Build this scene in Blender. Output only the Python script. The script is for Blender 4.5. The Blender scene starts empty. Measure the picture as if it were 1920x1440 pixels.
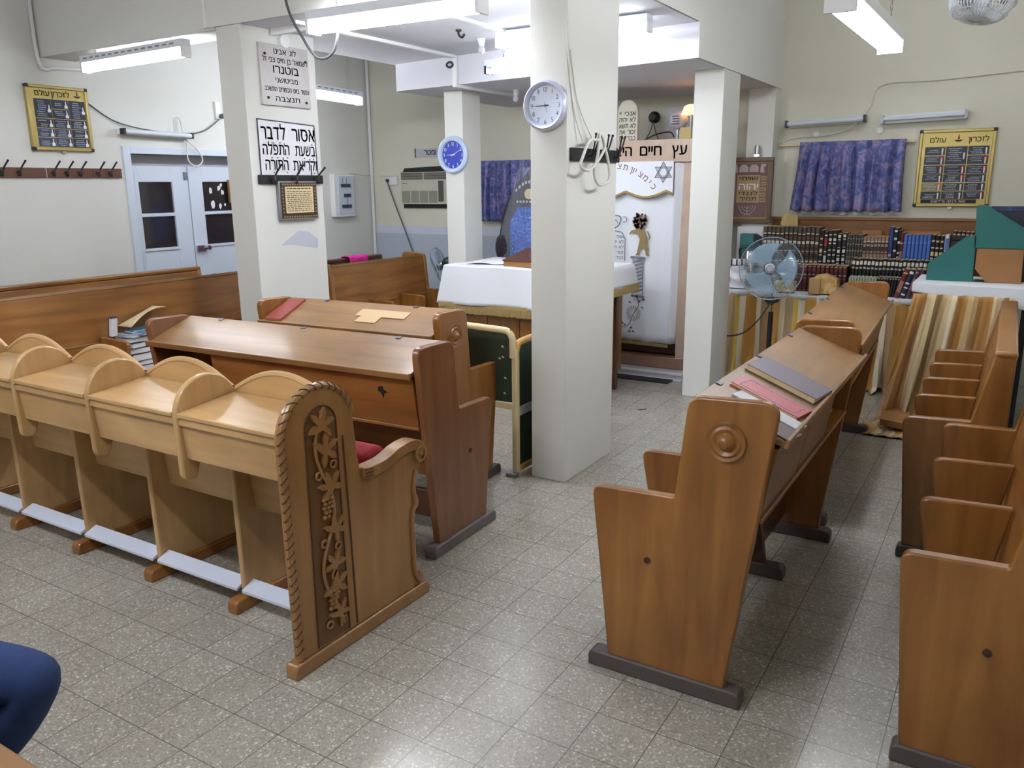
import bpy, bmesh, math, random
from mathutils import Matrix, Vector, Euler
from mathutils.geometry import tessellate_polygon
random.seed(7)
SC = bpy.context.scene
COL = SC.collection
PI = math.pi
R = math.radians
def lin(h):
    if isinstance(h, str):
        h = h.lstrip('#'); c = [int(h[i:i+2], 16)/255 for i in (0, 2, 4)]
    else: c = [v/255 for v in h]
    return tuple((v/12.92 if v <= .04045 else ((v+.055)/1.055)**2.4) for v in c) + (1,)
# ------------------------------------------------ camera, world, exposure
cd = bpy.data.cameras.new('camera'); cam = bpy.data.objects.new('camera', cd); COL.objects.link(cam)
yaw, pit, rol = -.550325, -.2395, -.009775
fw = Vector((math.sin(yaw)*math.cos(pit), math.cos(yaw)*math.cos(pit), math.sin(pit)))
rt = Vector((math.cos(yaw), -math.sin(yaw), 0)); up = rt.cross(fw)
r2 = rt*math.cos(rol)+up*math.sin(rol); u2 = -rt*math.sin(rol)+up*math.cos(rol)
cam.matrix_world = Matrix(((r2.x, u2.x, -fw.x, 1.5665), (r2.y, u2.y, -fw.y, -1.4785), (r2.z, u2.z, -fw.z, 1.6405), (0, 0, 0, 1)))
cd.sensor_width = 36; cd.lens = 36*1525/1920; cd.clip_start = .05; cd.clip_end = 60
SC.camera = cam
w = bpy.data.worlds.new('world'); SC.world = w; w.use_nodes = True
w.node_tree.nodes['Background'].inputs[0].default_value = (.9, .93, 1, 1)
w.node_tree.nodes['Background'].inputs[1].default_value = .15
SC.view_settings.view_transform = 'Standard'; SC.view_settings.look = 'None'
SC.view_settings.gamma = 1; SC.view_settings.use_curve_mapping = False
SC.view_settings.exposure = 1.12
TUBE_POWER = 26.0      # emission of a burning tube
# ------------------------------------------------ materials
M = {}
def newmat(n):
    m = bpy.data.materials.new(n); m.use_nodes = True
    return m, m.node_tree.nodes, m.node_tree.links, m.node_tree.nodes['Principled BSDF']
def plain(n, c, rough=.6, metal=0, coat=0, emit=0, alpha=1, trans=0, spec=.5, noise=0, nscale=8):
    m, N, L, b = newmat(n)
    b.inputs['Base Color'].default_value = lin(c); b.inputs['Roughness'].default_value = rough
    b.inputs['Metallic'].default_value = metal; b.inputs['Coat Weight'].default_value = coat
    b.inputs['Specular IOR Level'].default_value = spec
    if emit: b.inputs['Emission Color'].default_value = lin(c); b.inputs['Emission Strength'].default_value = emit
    b.inputs['Alpha'].default_value = alpha; b.inputs['Transmission Weight'].default_value = trans
    if noise:
        t = N.new('ShaderNodeTexCoord'); nz = N.new('ShaderNodeTexNoise'); nz.inputs['Scale'].default_value = nscale; nz.inputs['Detail'].default_value = 4
        mx = N.new('ShaderNodeMix'); mx.data_type = 'RGBA'
        c1 = lin(c); mx.inputs[6].default_value = tuple(v*(1-noise) for v in c1[:3])+(1,); mx.inputs[7].default_value = tuple(min(1, v*(1+noise)) for v in c1[:3])+(1,)
        L.new(t.outputs['Object'], nz.inputs['Vector']); L.new(nz.outputs['Fac'], mx.inputs[0]); L.new(mx.outputs[2], b.inputs['Base Color'])
    M[n] = m; return m
def ramp(N, stops, const=False):
    r = N.new('ShaderNodeValToRGB'); e = r.color_ramp.elements
    if const: r.color_ramp.interpolation = 'CONSTANT'
    while len(e) > 1: e.remove(e[-1])
    e[0].position = stops[0][0]; e[0].color = lin(stops[0][1])
    for p, c in stops[1:]:
        x = e.new(p); x.color = lin(c)
    return r
def wood(n, c1, c2, c3, axis='z', rough=.32, coat=.25, scale=1.0):
    m, N, L, b = newmat(n)
    t = N.new('ShaderNodeTexCoord'); mp = N.new('ShaderNodeMapping')
    s = {'x': (.7, 7, 7), 'y': (7, .7, 7), 'z': (7, 7, .7)}[axis]
    mp.inputs['Scale'].default_value = tuple(v*scale for v in s)
    L.new(t.outputs['Object'], mp.inputs['Vector'])
    n1 = N.new('ShaderNodeTexNoise'); n1.inputs['Scale'].default_value = 2.2; n1.inputs['Detail'].default_value = 6; n1.inputs['Distortion'].default_value = .6
    n2 = N.new('ShaderNodeTexNoise'); n2.inputs['Scale'].default_value = 2.0; n2.inputs['Detail'].default_value = 2
    L.new(mp.outputs[0], n1.inputs['Vector']); L.new(t.outputs['Object'], n2.inputs['Vector'])
    r = ramp(N, [(.3, c1), (.5, c2), (.72, c3)]); L.new(n1.outputs['Fac'], r.inputs[0])
    mx = N.new('ShaderNodeMix'); mx.data_type = 'RGBA'; mx.blend_type = 'MULTIPLY'; mx.inputs[0].default_value = .55
    r2_ = ramp(N, [(.3, '#c0b4a8'), (.65, '#ffffff')]); L.new(n2.outputs['Fac'], r2_.inputs[0])
    L.new(r.outputs[0], mx.inputs[6]); L.new(r2_.outputs[0], mx.inputs[7]); L.new(mx.outputs[2], b.inputs['Base Color'])
    b.inputs['Roughness'].default_value = rough; b.inputs['Coat Weight'].default_value = coat; b.inputs['Coat Roughness'].default_value = .15
    M[n] = m; return m
for ax in 'xyz':
    wood('pew_wood_'+ax, '#794d1f', '#8c5c29', '#9c6b34', ax)
    wood('stall_wood_'+ax, '#b28d5c', '#bd9866', '#c8a473', ax, rough=.36)
wood('stall_end_wood', '#8f6739', '#9a7142', '#a57c4b', 'z', rough=.36)
plain('stall_carved', '#8c643a', .35, coat=.3, noise=.1); plain('stall_field', '#664322', .45, noise=.1)
plain('stall_groove', '#4a2c15', .5)
wood('dark_wood_x', '#4d3020', '#563626', '#62402c', 'x'); wood('dark_wood_y', '#4d3020', '#563626', '#62402c', 'y')
plain('foot_wood', '#4f4644', .55, noise=.2); plain('foot_worn', '#6b6362', .55, noise=.25)
wood('red_wood_z', '#6f472b', '#7a5031', '#865a38', 'z'); wood('red_wood_y', '#7d4e26', '#8f5c2c', '#9c6a35', 'y')
def terrazzo():
    m, N, L, b = newmat('terrazzo_tiles')
    t = N.new('ShaderNodeTexCoord'); sx = N.new('ShaderNodeSeparateXYZ'); L.new(t.outputs['Object'], sx.inputs[0])
    def math_(op, a, v=None):
        k = N.new('ShaderNodeMath'); k.operation = op
        if hasattr(a, 'links'): L.new(a, k.inputs[0])
        else: k.inputs[0].default_value = a
        if v is not None:
            if hasattr(v, 'links'): L.new(v, k.inputs[1])
            else: k.inputs[1].default_value = v
        return k.outputs[0]
    ds = []
    for o in (sx.outputs[0], sx.outputs[1]):
        q = math_('MULTIPLY', o, 5.0); f = math_('FRACT', q); d = math_('ABSOLUTE', math_('SUBTRACT', f, .5)); ds.append(d)
    jt = math_('GREATER_THAN', math_('MAXIMUM', ds[0], ds[1]), .493)
    snap = N.new('ShaderNodeVectorMath'); snap.operation = 'SNAP'; snap.inputs[1].default_value = (.2, .2, 10); L.new(t.outputs['Object'], snap.inputs[0])
    wn = N.new('ShaderNodeTexWhiteNoise'); L.new(snap.outputs[0], wn.inputs['Vector'])
    tile = ramp(N, [(0, '#98948b'), (.5, '#a19c91'), (1, '#aaa69c')]); L.new(wn.outputs['Value'], tile.inputs[0])
    v1 = N.new('ShaderNodeTexVoronoi'); v1.inputs['Scale'].default_value = 170; L.new(t.outputs['Object'], v1.inputs['Vector'])
    chip = ramp(N, [(0, '#7b766d'), (.16, '#97928a'), (.6, '#a39f95'), (.82, '#b4b0a6'), (.94, '#e4e1d8')], True)
    sc = N.new('ShaderNodeSeparateColor'); L.new(v1.outputs['Color'], sc.inputs[0]); L.new(sc.outputs[0], chip.inputs[0])
    mx = N.new('ShaderNodeMix'); mx.data_type = 'RGBA'; mx.inputs[0].default_value = .55
    L.new(tile.outputs[0], mx.inputs[6]); L.new(chip.outputs[0], mx.inputs[7])
    nz = N.new('ShaderNodeTexNoise'); nz.inputs['Scale'].default_value = 1.3; nz.inputs['Detail'].default_value = 5; L.new(t.outputs['Object'], nz.inputs['Vector'])
    m2 = N.new('ShaderNodeMix'); m2.data_type = 'RGBA'; m2.blend_type = 'MULTIPLY'; m2.inputs[0].default_value = .5
    r3 = ramp(N, [(.3, '#dcd7cc'), (.7, '#ffffff')]); L.new(nz.outputs['Fac'], r3.inputs[0]); L.new(mx.outputs[2], m2.inputs[6]); L.new(r3.outputs[0], m2.inputs[7])
    m3 = N.new('ShaderNodeMix'); m3.data_type = 'RGBA'; L.new(jt, m3.inputs[0]); L.new(m2.outputs[2], m3.inputs[6]); m3.inputs[7].default_value = lin('#5a554c')
    L.new(m3.outputs[2], b.inputs['Base Color'])
    rr = N.new('ShaderNodeMapRange'); rr.inputs[3].default_value = .16; rr.inputs[4].default_value = .32; L.new(nz.outputs['Fac'], rr.inputs[0]); L.new(rr.outputs[0], b.inputs['Roughness'])
    M['floor'] = m
terrazzo()
plain('wall', '#d2cfbf', .75, noise=.03, nscale=1.5); plain('wall_white', '#d5d5cf', .72, noise=.03, nscale=1.5)
plain('gallery', '#d2d3da', .7, noise=.02); plain('wainscot', '#aeb6c2', .5, noise=.03); plain('wainscot_band', '#c6ccd8', .5)
plain('white_plastic', '#e2e3e4', .4); plain('white_enamel', '#d8dde2', .35); plain('door_paint', '#ccd5e2', .4)
plain('grey_metal', '#8d9096', .35, metal=.7); plain('chrome', '#c8cbce', .18, metal=1); plain('black_plastic', '#17181c', .4); plain('black', '#141419', .55)
plain('dark_glass', '#2a2426', .08, spec=.8); plain('brown_dark', '#3a2416', .5)
plain('cable_white', '#cfcfc8', .5); plain('cable_grey', '#55565a', .5)
plain('cloth_white', '#dde0e6', .85); plain('paper', '#dcdce0', .8); plain('red_cushion', '#8e1424', .85, noise=.15, nscale=40); plain('pink', '#d0288f', .85, noise=.1, nscale=60)
plain('gold', '#b7a466', .35, metal=.6); plain('gold_dull', '#a8925a', .5, metal=.2); plain('navy', '#1d2233', .35); plain('ink', '#121216', .6)
plain('stone', '#b4b0ae', .35, noise=.12, nscale=14); plain('marble_pink', '#b7a08f', .3, noise=.22, nscale=9); plain('marble_brown', '#8f6f5c', .35, noise=.25, nscale=10)
plain('cream_metal', '#d6c59b', .4); plain('cream_joint', '#c59a55', .45); plain('green_board', '#2c3a2c', .55, noise=.1); plain('green_box', '#1a6561', .5, noise=.05)
plain('tan_board', '#97693c', .6, noise=.12); plain('cardboard', '#b29160', .7, noise=.1); plain('fringe', '#9b8455', .8, noise=.2, nscale=60)
plain('clock_silver', '#c3c8dd', .35, metal=.2); plain('clock_face', '#d3dcee', .4); plain('clock_blue', '#2a3fae', .4); plain('clock_rim', '#b4c6dc', .4)
plain('denim', '#182d58', .9, noise=.3, nscale=30); plain('skin', '#c08a68', .55); plain('hair', '#2a1d15', .7); plain('shirt', '#565a66', .85)
plain('lit_tube', '#f4f8ff', .4, emit=TUBE_POWER); plain('lit_tube_soft', '#f4f8ff', .4, emit=TUBE_POWER*.6); plain('lit_tube_strong', '#f4f8ff', .4, emit=TUBE_POWER*2.1); plain('dead_tube', '#cdd3da', .3); plain('warm_glass', '#ffb878', .4, emit=1.5)
plain('led_red', '#e0392c', .4, emit=.7); plain('frosted', '#b9b8c0', .5)
def glassy(n, c, a, rough=.1):
    m = plain(n, c, rough, alpha=a); return m
glassy('fan_clear', '#a8c6dc', .42); glassy('fan_guard', '#9fb4c4', .55); glassy('cellophane', '#dfe6f2', .16, .05)
def fabric(n, stops, scale, dist=1.2, rough=.85):
    m, N, L, b = newmat(n); t = N.new('ShaderNodeTexCoord'); nz = N.new('ShaderNodeTexNoise')
    nz.inputs['Scale'].default_value = scale; nz.inputs['Detail'].default_value = 3; nz.inputs['Distortion'].default_value = dist
    L.new(t.outputs['Object'], nz.inputs['Vector']); r = ramp(N, stops); L.new(nz.outputs['Fac'], r.inputs[0]); L.new(r.outputs[0], b.inputs['Base Color'])
    b.inputs['Roughness'].default_value = rough; M[n] = m
fabric('purple_floral', [(.3, '#4a5288'), (.42, '#5c66a0'), (.52, '#7476aa'), (.6, '#9490ba'), (.68, '#9a7a98'), (.78, '#5f79ae')], 14)
fabric('blue_velvet', [(.35, '#0c2a77'), (.5, '#1b51b5'), (.62, '#2c6fd6'), (.68, '#a9c6ea')], 38, 2)
fabric('black_velvet', [(.4, '#18151a'), (.6, '#2c272d'), (.7, '#6b666d')], 55, 2)
fabric('foil_bag', [(.35, '#a9844a'), (.5, '#c9a062'), (.62, '#d9bb86'), (.72, '#cc6a3a')], 14, 1.5, .35)
fabric('foil_box', [(.4, '#9a8f57'), (.5, '#b9ae78'), (.65, '#d5cfae')], 40, 2, .35)
def striped(n, seq, reps):
    m, N, L, b = newmat(n); uv = N.new('ShaderNodeUVMap'); s = N.new('ShaderNodeSeparateXYZ'); L.new(uv.outputs[0], s.inputs[0])
    k = N.new('ShaderNodeMath'); k.operation = 'MULTIPLY'; k.inputs[1].default_value = reps; L.new(s.outputs[0], k.inputs[0])
    f = N.new('ShaderNodeMath'); f.operation = 'FRACT'; L.new(k.outputs[0], f.inputs[0])
    r = ramp(N, seq, True); L.new(f.outputs[0], r.inputs[0]); L.new(r.outputs[0], b.inputs['Base Color']); b.inputs['Roughness'].default_value = .6
    b.inputs['Sheen Weight'].default_value = .2; M[n] = m
striped('stripes', [(0, '#b3853f'), (.2, '#d0c4a6'), (.3, '#a18a66'), (.42, '#c7a94c'), (.5, '#d8cdb4'), (.62, '#b07f36'), (.8, '#d6cbb0'), (.88, '#9c7f5c')], 3.6)
striped('stripes_wide', [(0, '#b88a4a'), (.22, '#cdb88e'), (.36, '#97794c'), (.44, '#c8b083'), (.6, '#d9ccb0'), (.68, '#b58744'), (.84, '#c9ae7c'), (.93, '#a98a5c')], 1.5)
def spine(n, base, bands, h, rough=.45, w=.03):
    m, N, L, b = newmat(n); t = N.new('ShaderNodeTexCoord'); s = N.new('ShaderNodeSeparateXYZ'); L.new(t.outputs['Object'], s.inputs[0])
    k = N.new('ShaderNodeMath'); k.operation = 'DIVIDE'; k.inputs[1].default_value = h; L.new(s.outputs[2], k.inputs[0])
    st = [(0, base)]
    for a, c, col in bands: st += [(a, col), (c, base)]
    r = ramp(N, st, True); L.new(k.outputs[0], r.inputs[0])
    ab = N.new('ShaderNodeMath'); ab.operation = 'ABSOLUTE'; L.new(s.outputs[0], ab.inputs[0]); gt = N.new('ShaderNodeMath'); gt.operation = 'GREATER_THAN'; gt.inputs[1].default_value = w*.36; L.new(ab.outputs[0], gt.inputs[0])
    mx = N.new('ShaderNodeMix'); mx.data_type = 'RGBA'; L.new(gt.outputs[0], mx.inputs[0]); L.new(r.outputs[0], mx.inputs[6]); mx.inputs[7].default_value = tuple(v*.45 for v in lin(base)[:3])+(1,)  # spine edges darkened in the colour for the shade between neighbouring books
    L.new(mx.outputs[2], b.inputs['Base Color']); b.inputs['Roughness'].default_value = rough; M[n] = m
spine('spine_brown', '#54483f', [(.06, .1, '#c9bda0'), (.16, .3, '#2a211c'), (.36, .38, '#b9aa88'), (.42, .5, '#362a26'), (.58, .68, '#d0c7ae'), (.66, .68, '#1d1714'), (.75, .77, '#7c3230'), (.8, .93, '#211b18'), (.85, .88, '#cfc3a4')], .3, w=0.0365)
spine('spine_bw', '#1c1c22', [(.1, .16, '#cfcbc0'), (.3, .34, '#cfcbc0'), (.45, .5, '#b9b5aa'), (.66, .7, '#dedace'), (.76, .84, '#cfcbc0'), (.93, .97, '#d8d4c8')], .27)
spine('spine_redband', '#25222a', [(.08, .3, '#c3bfb4'), (.4, .45, '#c3bfb4'), (.6, .85, '#b02a2c'), (.92, .96, '#d8d4c8')], .27)
spine('spine_grey', '#4c4744', [(.08, .2, '#8d867a'), (.3, .32, '#a59c8c'), (.5, .53, '#a59c8c'), (.6, .63, '#2a2625'), (.72, .75, '#a59c8c'), (.9, .94, '#8d867a')], .25, w=0.0215)
spine('spine_rose', '#9b8070', [(0.01, .12, '#1e1a1c'), (.12, .14, '#c9b9a4'), (.45, .5, '#4c2c30'), (.55, .72, '#3d3431'), (.72, .74, '#cbbba8'), (.8, .95, '#33262a'), (.86, .9, '#d6c8b4')], .235)
spine('spine_blue', '#4a6fbf', [(.2, .22, '#2f4f95'), (.8, .83, '#6d8fd6')], .255); spine('spine_bluetall', '#33447f', [(.3, .36, '#c48a98')], .3)
spine('spine_darkred', '#4a1a20', [(.04, .07, '#8a6a50'), (.5, .54, '#8d3d3c'), (.56, .78, '#20201c'), (.62, .66, '#9a9078'), (.8, .84, '#7a2c2e'), (.92, .95, '#a58a68')], .225, w=0.0345)
spine('spine_silver', '#16161a', [(.3, .34, '#8f8b80'), (.46, .62, '#c8c4b6'), (.52, .55, '#16161a'), (.72, .77, '#a9a598'), (.84, .95, '#d3cfc0')], .28)
spine('spine_cyan', '#7cb4dc', [(.02, .5, '#a8d4ee'), (.62, .68, '#2a6fb0'), (.7, .99, '#9aa884')], .145, w=0.0213); spine('spine_blackthin', '#1b1b20', [(.9, .96, '#9b9890')], .155, w=0.0205)
spine('spine_oval', '#1a181c', [(.1, .14, '#cfc6a8'), (.32, .36, '#cfc6a8'), (.42, .55, '#cdb98c'), (.66, .7, '#cfc6a8'), (.86, .92, '#cdb98c')], .25)
spine('spine_bluewhite', '#dfe4ec', [(.6, .99, '#5a78bb')], .25); spine('spine_maroon', '#6a1f24', [(.2, .6, '#9a6a5c'), (.85, .9, '#c9a58a')], .23, w=0.042); spine('spine_navy', '#1c2036', [(.1, .16, '#cfd2dc'), (.35, .4, '#cfd2dc'), (.5, .56, '#cfd2dc'), (.86, .95, '#dfe2ea')], .23, w=0.04)
spine('spine_plum', '#4c3038', [(.3, .7, '#7c626a'), (.88, .93, '#a58f80')], .23)
plain('book_purple', '#5f505e', .5); plain('book_maroon', '#8a3c34', .5); plain('table_tan', '#87613c', .5, noise=.08); plain('book_red', '#b04048', .45); plain('book_brown', '#57322c', .5, noise=.1); plain('pages', '#cdb68c', .8)
# ------------------------------------------------ mesh collector
_gl = {}
def glyph(ch):
    if ch in _gl: return _gl[ch]
    cu = bpy.data.curves.new('glyph', 'FONT'); cu.body = ch; cu.size = 1; cu.resolution_u = 3; cu.fill_mode = 'NONE'
    ob = bpy.data.objects.new('glyph', cu); me = ob.to_mesh()
    pts = [(p.co.x, p.co.y) for p in me.vertices]; nx = {}
    for e in me.edges:
        for a, b in (tuple(e.vertices), tuple(e.vertices)[::-1]): nx.setdefault(a, []).append(b)
    ob.to_mesh_clear(); bpy.data.objects.remove(ob); bpy.data.curves.remove(cu)
    seen = set(); loops = []
    for s in range(len(pts)):
        if s in seen or len(nx.get(s, ())) != 2: continue
        lp = [s]; seen.add(s); q = nx[s][1] if (s+1) not in nx[s] else s+1
        while q != s and q not in seen:
            lp.append(q); seen.add(q); q = next((k for k in nx[q] if k not in seen), s)
        A = sum(pts[lp[k-1]][0]*pts[lp[k]][1]-pts[lp[k]][0]*pts[lp[k-1]][1] for k in range(len(lp)))
        loops.append((A, lp))
    sg = max(loops, key=lambda l: abs(l[0]))[0] if loops else 1
    v, f = [], []
    for A, lp in loops:
        if A*sg <= 0: continue
        xs = [pts[k][0] for k in lp]; ys = [pts[k][1] for k in lp]
        ins = [l for a, l in loops if a*sg < 0 and min(xs) <= pts[l[0]][0] <= max(xs) and min(ys) <= pts[l[0]][1] <= max(ys)]
        poly = [[Vector((*pts[k], 0)) for k in l] for l in [lp]+ins]; o = len(v)
        v += [(p.x, p.y) for l in poly for p in l]; f += [tuple(k+o for k in t) for t in tessellate_polygon(poly)]
    x0 = min([p[0] for p in v], default=0); x1 = max([p[0] for p in v], default=.25)
    _gl[ch] = (v, f, x0, x1); return _gl[ch]
def arc_poly(pts, radii, n=5):
    out = []; k = len(pts)
    if not hasattr(radii, '__len__'): radii = [radii]*k
    for i, p in enumerate(pts):
        p = Vector(p); a = Vector(pts[i-1])-p; b = Vector(pts[(i+1) % k])-p; r = radii[i]
        if r <= 0: out.append(tuple(p)); continue
        ang = a.angle(b); d = min(r/math.tan(ang/2), a.length*.48, b.length*.48); p1 = p+a.normalized()*d; p2 = p+b.normalized()*d
        for j in range(n+1):
            t = j/n; out.append(tuple(p1*(1-t)**2+p*2*t*(1-t)+p2*t*t))
    return out
class MB:
    def __init__(s): s.v = []; s.f = []; s.m = []; s.uv = {}
    def add(s, vs, fs, mi=0):
        o = len(s.v); s.v += [tuple(v) for v in vs]; s.f += [tuple(i+o for i in f) for f in fs]; s.m += [mi]*len(fs); return s
    def box(s, x0, x1, y0, y1, z0, z1, mi=0):
        return s.add([(x, y, z) for x in (x0, x1) for y in (y0, y1) for z in (z0, z1)], [(0, 1, 3, 2), (4, 6, 7, 5), (0, 4, 5, 1), (2, 3, 7, 6), (0, 2, 6, 4), (1, 5, 7, 3)], mi)
    def hexa(s, p, mi=0):   # 8 points, bottom 4 then top 4 (same order)
        return s.add(p, [(0, 3, 2, 1), (4, 5, 6, 7), (0, 1, 5, 4), (1, 2, 6, 5), (2, 3, 7, 6), (3, 0, 4, 7)], mi)
    def prism(s, poly, t0, t1, plane='xz', mi=0):
        fn = {'xz': lambda a, b, t: (a, t, b), 'yz': lambda a, b, t: (t, a, b), 'xy': lambda a, b, t: (a, b, t)}[plane] if isinstance(plane, str) else plane
        n = len(poly); vs = [fn(a, b, t0) for a, b in poly]+[fn(a, b, t1) for a, b in poly]
        return s.add(vs, [tuple(range(n)), tuple(range(2*n-1, n-1, -1))]+[(i, (i+1) % n, n+(i+1) % n, n+i) for i in range(n)], mi)
    def tube(s, pts, r, n=8, closed=False, mi=0, caps=True):
        P = [Vector(p) for p in pts]; k = len(P); vs = []; rs = r if hasattr(r, '__len__') else [r]*k; prev = None
        for i, p in enumerate(P):
            if closed: d = P[(i+1) % k]-P[i-1]
            else: d = P[min(i+1, k-1)]-P[max(i-1, 0)]
            d.normalize()
            if prev is None: a = d.orthogonal().normalized()
            else: a = (prev-d*prev.dot(d)); a = a.normalized() if a.length > 1e-6 else d.orthogonal().normalized()
            prev = a; b = d.cross(a)
            vs += [p+(a*math.cos(2*PI*j/n)+b*math.sin(2*PI*j/n))*rs[i] for j in range(n)]
        fs = []
        for i in range(k if closed else k-1):
            q = (i+1) % k
            fs += [(i*n+j, i*n+(j+1) % n, q*n+(j+1) % n, q*n+j) for j in range(n)]
        if not closed and caps: fs += [tuple(range(n-1, -1, -1)), tuple((k-1)*n+j for j in range(n))]
        return s.add(vs, fs, mi)
    def lathe(s, prof, o=(0, 0, 0), axis='z', n=24, mi=0, mat=None):
        fn = {'z': lambda r, h, c, d: (r*c, r*d, h), 'y': lambda r, h, c, d: (r*c, h, r*d), 'x': lambda r, h, c, d: (h, r*c, r*d)}[axis]
        vs = []
        for r, h in prof:
            for j in range(n):
                q = Vector(fn(r, h, math.cos(2*PI*j/n), math.sin(2*PI*j/n)))
                if mat: q = mat @ q
                vs.append(q+Vector(o))
        k = len(prof); fs = [(i*n+j, i*n+(j+1) % n, (i+1)*n+(j+1) % n, (i+1)*n+j) for i in range(k-1) for j in range(n)]
        fs += [tuple(range(n)), tuple((k-1)*n+j for j in range(n))]
        return s.add(vs, fs, mi)
    def ball(s, c, r, n=12, mi=0):
        rx, ry, rz = r if hasattr(r, '__len__') else (r, r, r); vs = [(c[0], c[1], c[2]-rz)]; m = n//2
        for i in range(1, m):
            a = -PI/2+PI*i/m
            vs += [(c[0]+rx*math.cos(a)*math.cos(2*PI*j/n), c[1]+ry*math.cos(a)*math.sin(2*PI*j/n), c[2]+rz*math.sin(a)) for j in range(n)]
        vs.append((c[0], c[1], c[2]+rz)); fs = [(0, 1+(j+1) % n, 1+j) for j in range(n)]
        for i in range(m-2): fs += [(1+i*n+j, 1+i*n+(j+1) % n, 1+(i+1)*n+(j+1) % n, 1+(i+1)*n+j) for j in range(n)]
        t = len(vs)-1; fs += [(t, 1+(m-2)*n+j, 1+(m-2)*n+(j+1) % n) for j in range(n)]
        return s.add(vs, fs, mi)
    def grid(s, fn, nu, nv, mi=0, uvf=None):
        o = len(s.v); vs = [fn(i/nu, j/nv) for i in range(nu+1) for j in range(nv+1)]; k = nv+1
        for i in range(nu+1):
            for j in range(nv+1): s.uv[o+i*k+j] = (i/nu, j/nv) if not uvf else uvf(i/nu, j/nv)
        return s.add(vs, [(i*k+j, (i+1)*k+j, (i+1)*k+j+1, i*k+j+1) for i in range(nu) for j in range(nv)], mi)
    def flat(s, poly, fn, mi=0):
        return s.add([fn(a, b) for a, b in poly], [tuple(range(len(poly)))], mi)
    def text(s, t, size, fn, right=0, base=0, rtl=True, gap=.1, space=.32, bold=0, center=None, fit=None, mi=0):
        ws = [(space if c == ' ' else glyph(c)[3]-glyph(c)[2])*size for c in t]; g = gap*size
        total = sum(ws)+g*(len(t)-1)
        sx = 1
        if fit: sx = fit/total
        x = right
        if center is not None: x = center+total*sx/2 if rtl else center-total*sx/2
        for c, wd in zip(t, ws):
            if rtl: x -= wd*sx
            if c != ' ':
                v, f, x0, x1 = glyph(c); xx = x
                for du, dv in (((0, 0),) if not bold else ((0, 0), (bold*size*1.6, 0), (0, bold*size), (bold*size*1.6, bold*size))):
                    s.add([fn(xx+(a-x0)*size*sx+du, base+b*size+dv) for a, b in v], f, mi)
            if rtl: x -= g*sx
            else: x += (wd+g)*sx
        return s
    def rot(s, mat):
        s.v = [tuple(mat @ Vector(p)) for p in s.v]; return s
ROOTM = {}
def tag(o, label=None, cat=None, group=None, kind=None):
    if label: o['label'] = label
    if cat: o['category'] = cat
    if group: o['group'] = group
    if kind: o['kind'] = kind
    return o
def mkmesh(name, mb, mats, off=None, smooth=38):
    me = bpy.data.meshes.new(name); vs = [tuple(off @ Vector(p)) for p in mb.v] if off else mb.v
    me.from_pydata(vs, [], mb.f)
    mats = mats if isinstance(mats, (list, tuple)) else [mats]
    for k in mats: me.materials.append(M[k])
    me.polygons.foreach_set('material_index', mb.m)
    if mb.uv:
        ul = me.uv_layers.new(name='UVMap')
        for lp in me.loops: ul.data[lp.index].uv = mb.uv.get(lp.vertex_index, (0, 0))
    bm = bmesh.new(); bm.from_mesh(me); bmesh.ops.recalc_face_normals(bm, faces=bm.faces); bm.to_mesh(me); bm.free()
    if smooth:
        me.polygons.foreach_set('use_smooth', [True]*len(me.polygons)); me.set_sharp_from_angle(angle=R(smooth))
    me.update(); return me
def part(name, mb, mats, parent, bevel=0, label=None, world=False, solid=0, kind=None, smooth=38):
    root = parent
    while root.parent: root = root.parent
    off = ROOTM[root].inverted() if world and root in ROOTM else None
    o = bpy.data.objects.new(name, mkmesh(name, mb, mats, off, smooth)); COL.objects.link(o); o.parent = parent
    if root.type == 'MESH' and root is parent and world: pass
    mods(o, bevel, solid); tag(o, label, kind=kind); return o
def mods(o, bevel, solid):
    if solid:
        k = o.modifiers.new('thickness', 'SOLIDIFY'); k.thickness = solid; k.offset = 0
    if bevel:
        k = o.modifiers.new('bevel', 'BEVEL'); k.width = bevel; k.segments = 2; k.limit_method = 'ANGLE'; k.angle_limit = R(50)
def thing(name, label, cat, loc=(0, 0, 0), rz=0, group=None, kind=None):
    o = bpy.data.objects.new(name, None); COL.objects.link(o); o.location = loc; o.rotation_euler = (0, 0, rz); o.empty_display_size = .1
    ROOTM[o] = Matrix.LocRotScale(Vector(loc), Euler((0, 0, rz)), None)
    return tag(o, label, cat, group, kind)
def solo(name, mb, mats, label, cat, group=None, kind=None, bevel=0, solid=0, smooth=38):
    xs, ys, zs = zip(*mb.v); c = Vector(((min(xs)+max(xs))/2, (min(ys)+max(ys))/2, min(zs)))
    o = bpy.data.objects.new(name, mkmesh(name, mb, mats, Matrix.Translation(-c), smooth)); COL.objects.link(o); o.location = c; ROOTM[o] = Matrix.Translation(c)
    mods(o, bevel, solid); return tag(o, label, cat, group, kind)
def dup(root, loc=None, rz=None, label=None, rot=None):
    r = root.copy(); COL.objects.link(r)
    if loc: r.location = loc
    if rz is not None: r.rotation_euler = (0, 0, rz)
    if rot: r.rotation_euler = rot
    if label: r['label'] = label
    for ch in list(root.children):
        c = ch.copy(); COL.objects.link(c); c.parent = r
        for g in list(ch.children):
            d = g.copy(); COL.objects.link(d); d.parent = c
    return r
def spline(pts, n=8):
    P = [Vector(p) for p in pts]; out = []
    for i in range(len(P)-1):
        a = P[max(i-1, 0)]; b = P[i]; c = P[i+1]; d = P[min(i+2, len(P)-1)]
        for j in range(n):
            t = j/n; out.append(.5*((2*b)+(c-a)*t+(2*a-5*b+4*c-d)*t*t+(3*b-a-3*c+d)*t**3))
    out.append(P[-1]); return out
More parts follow.
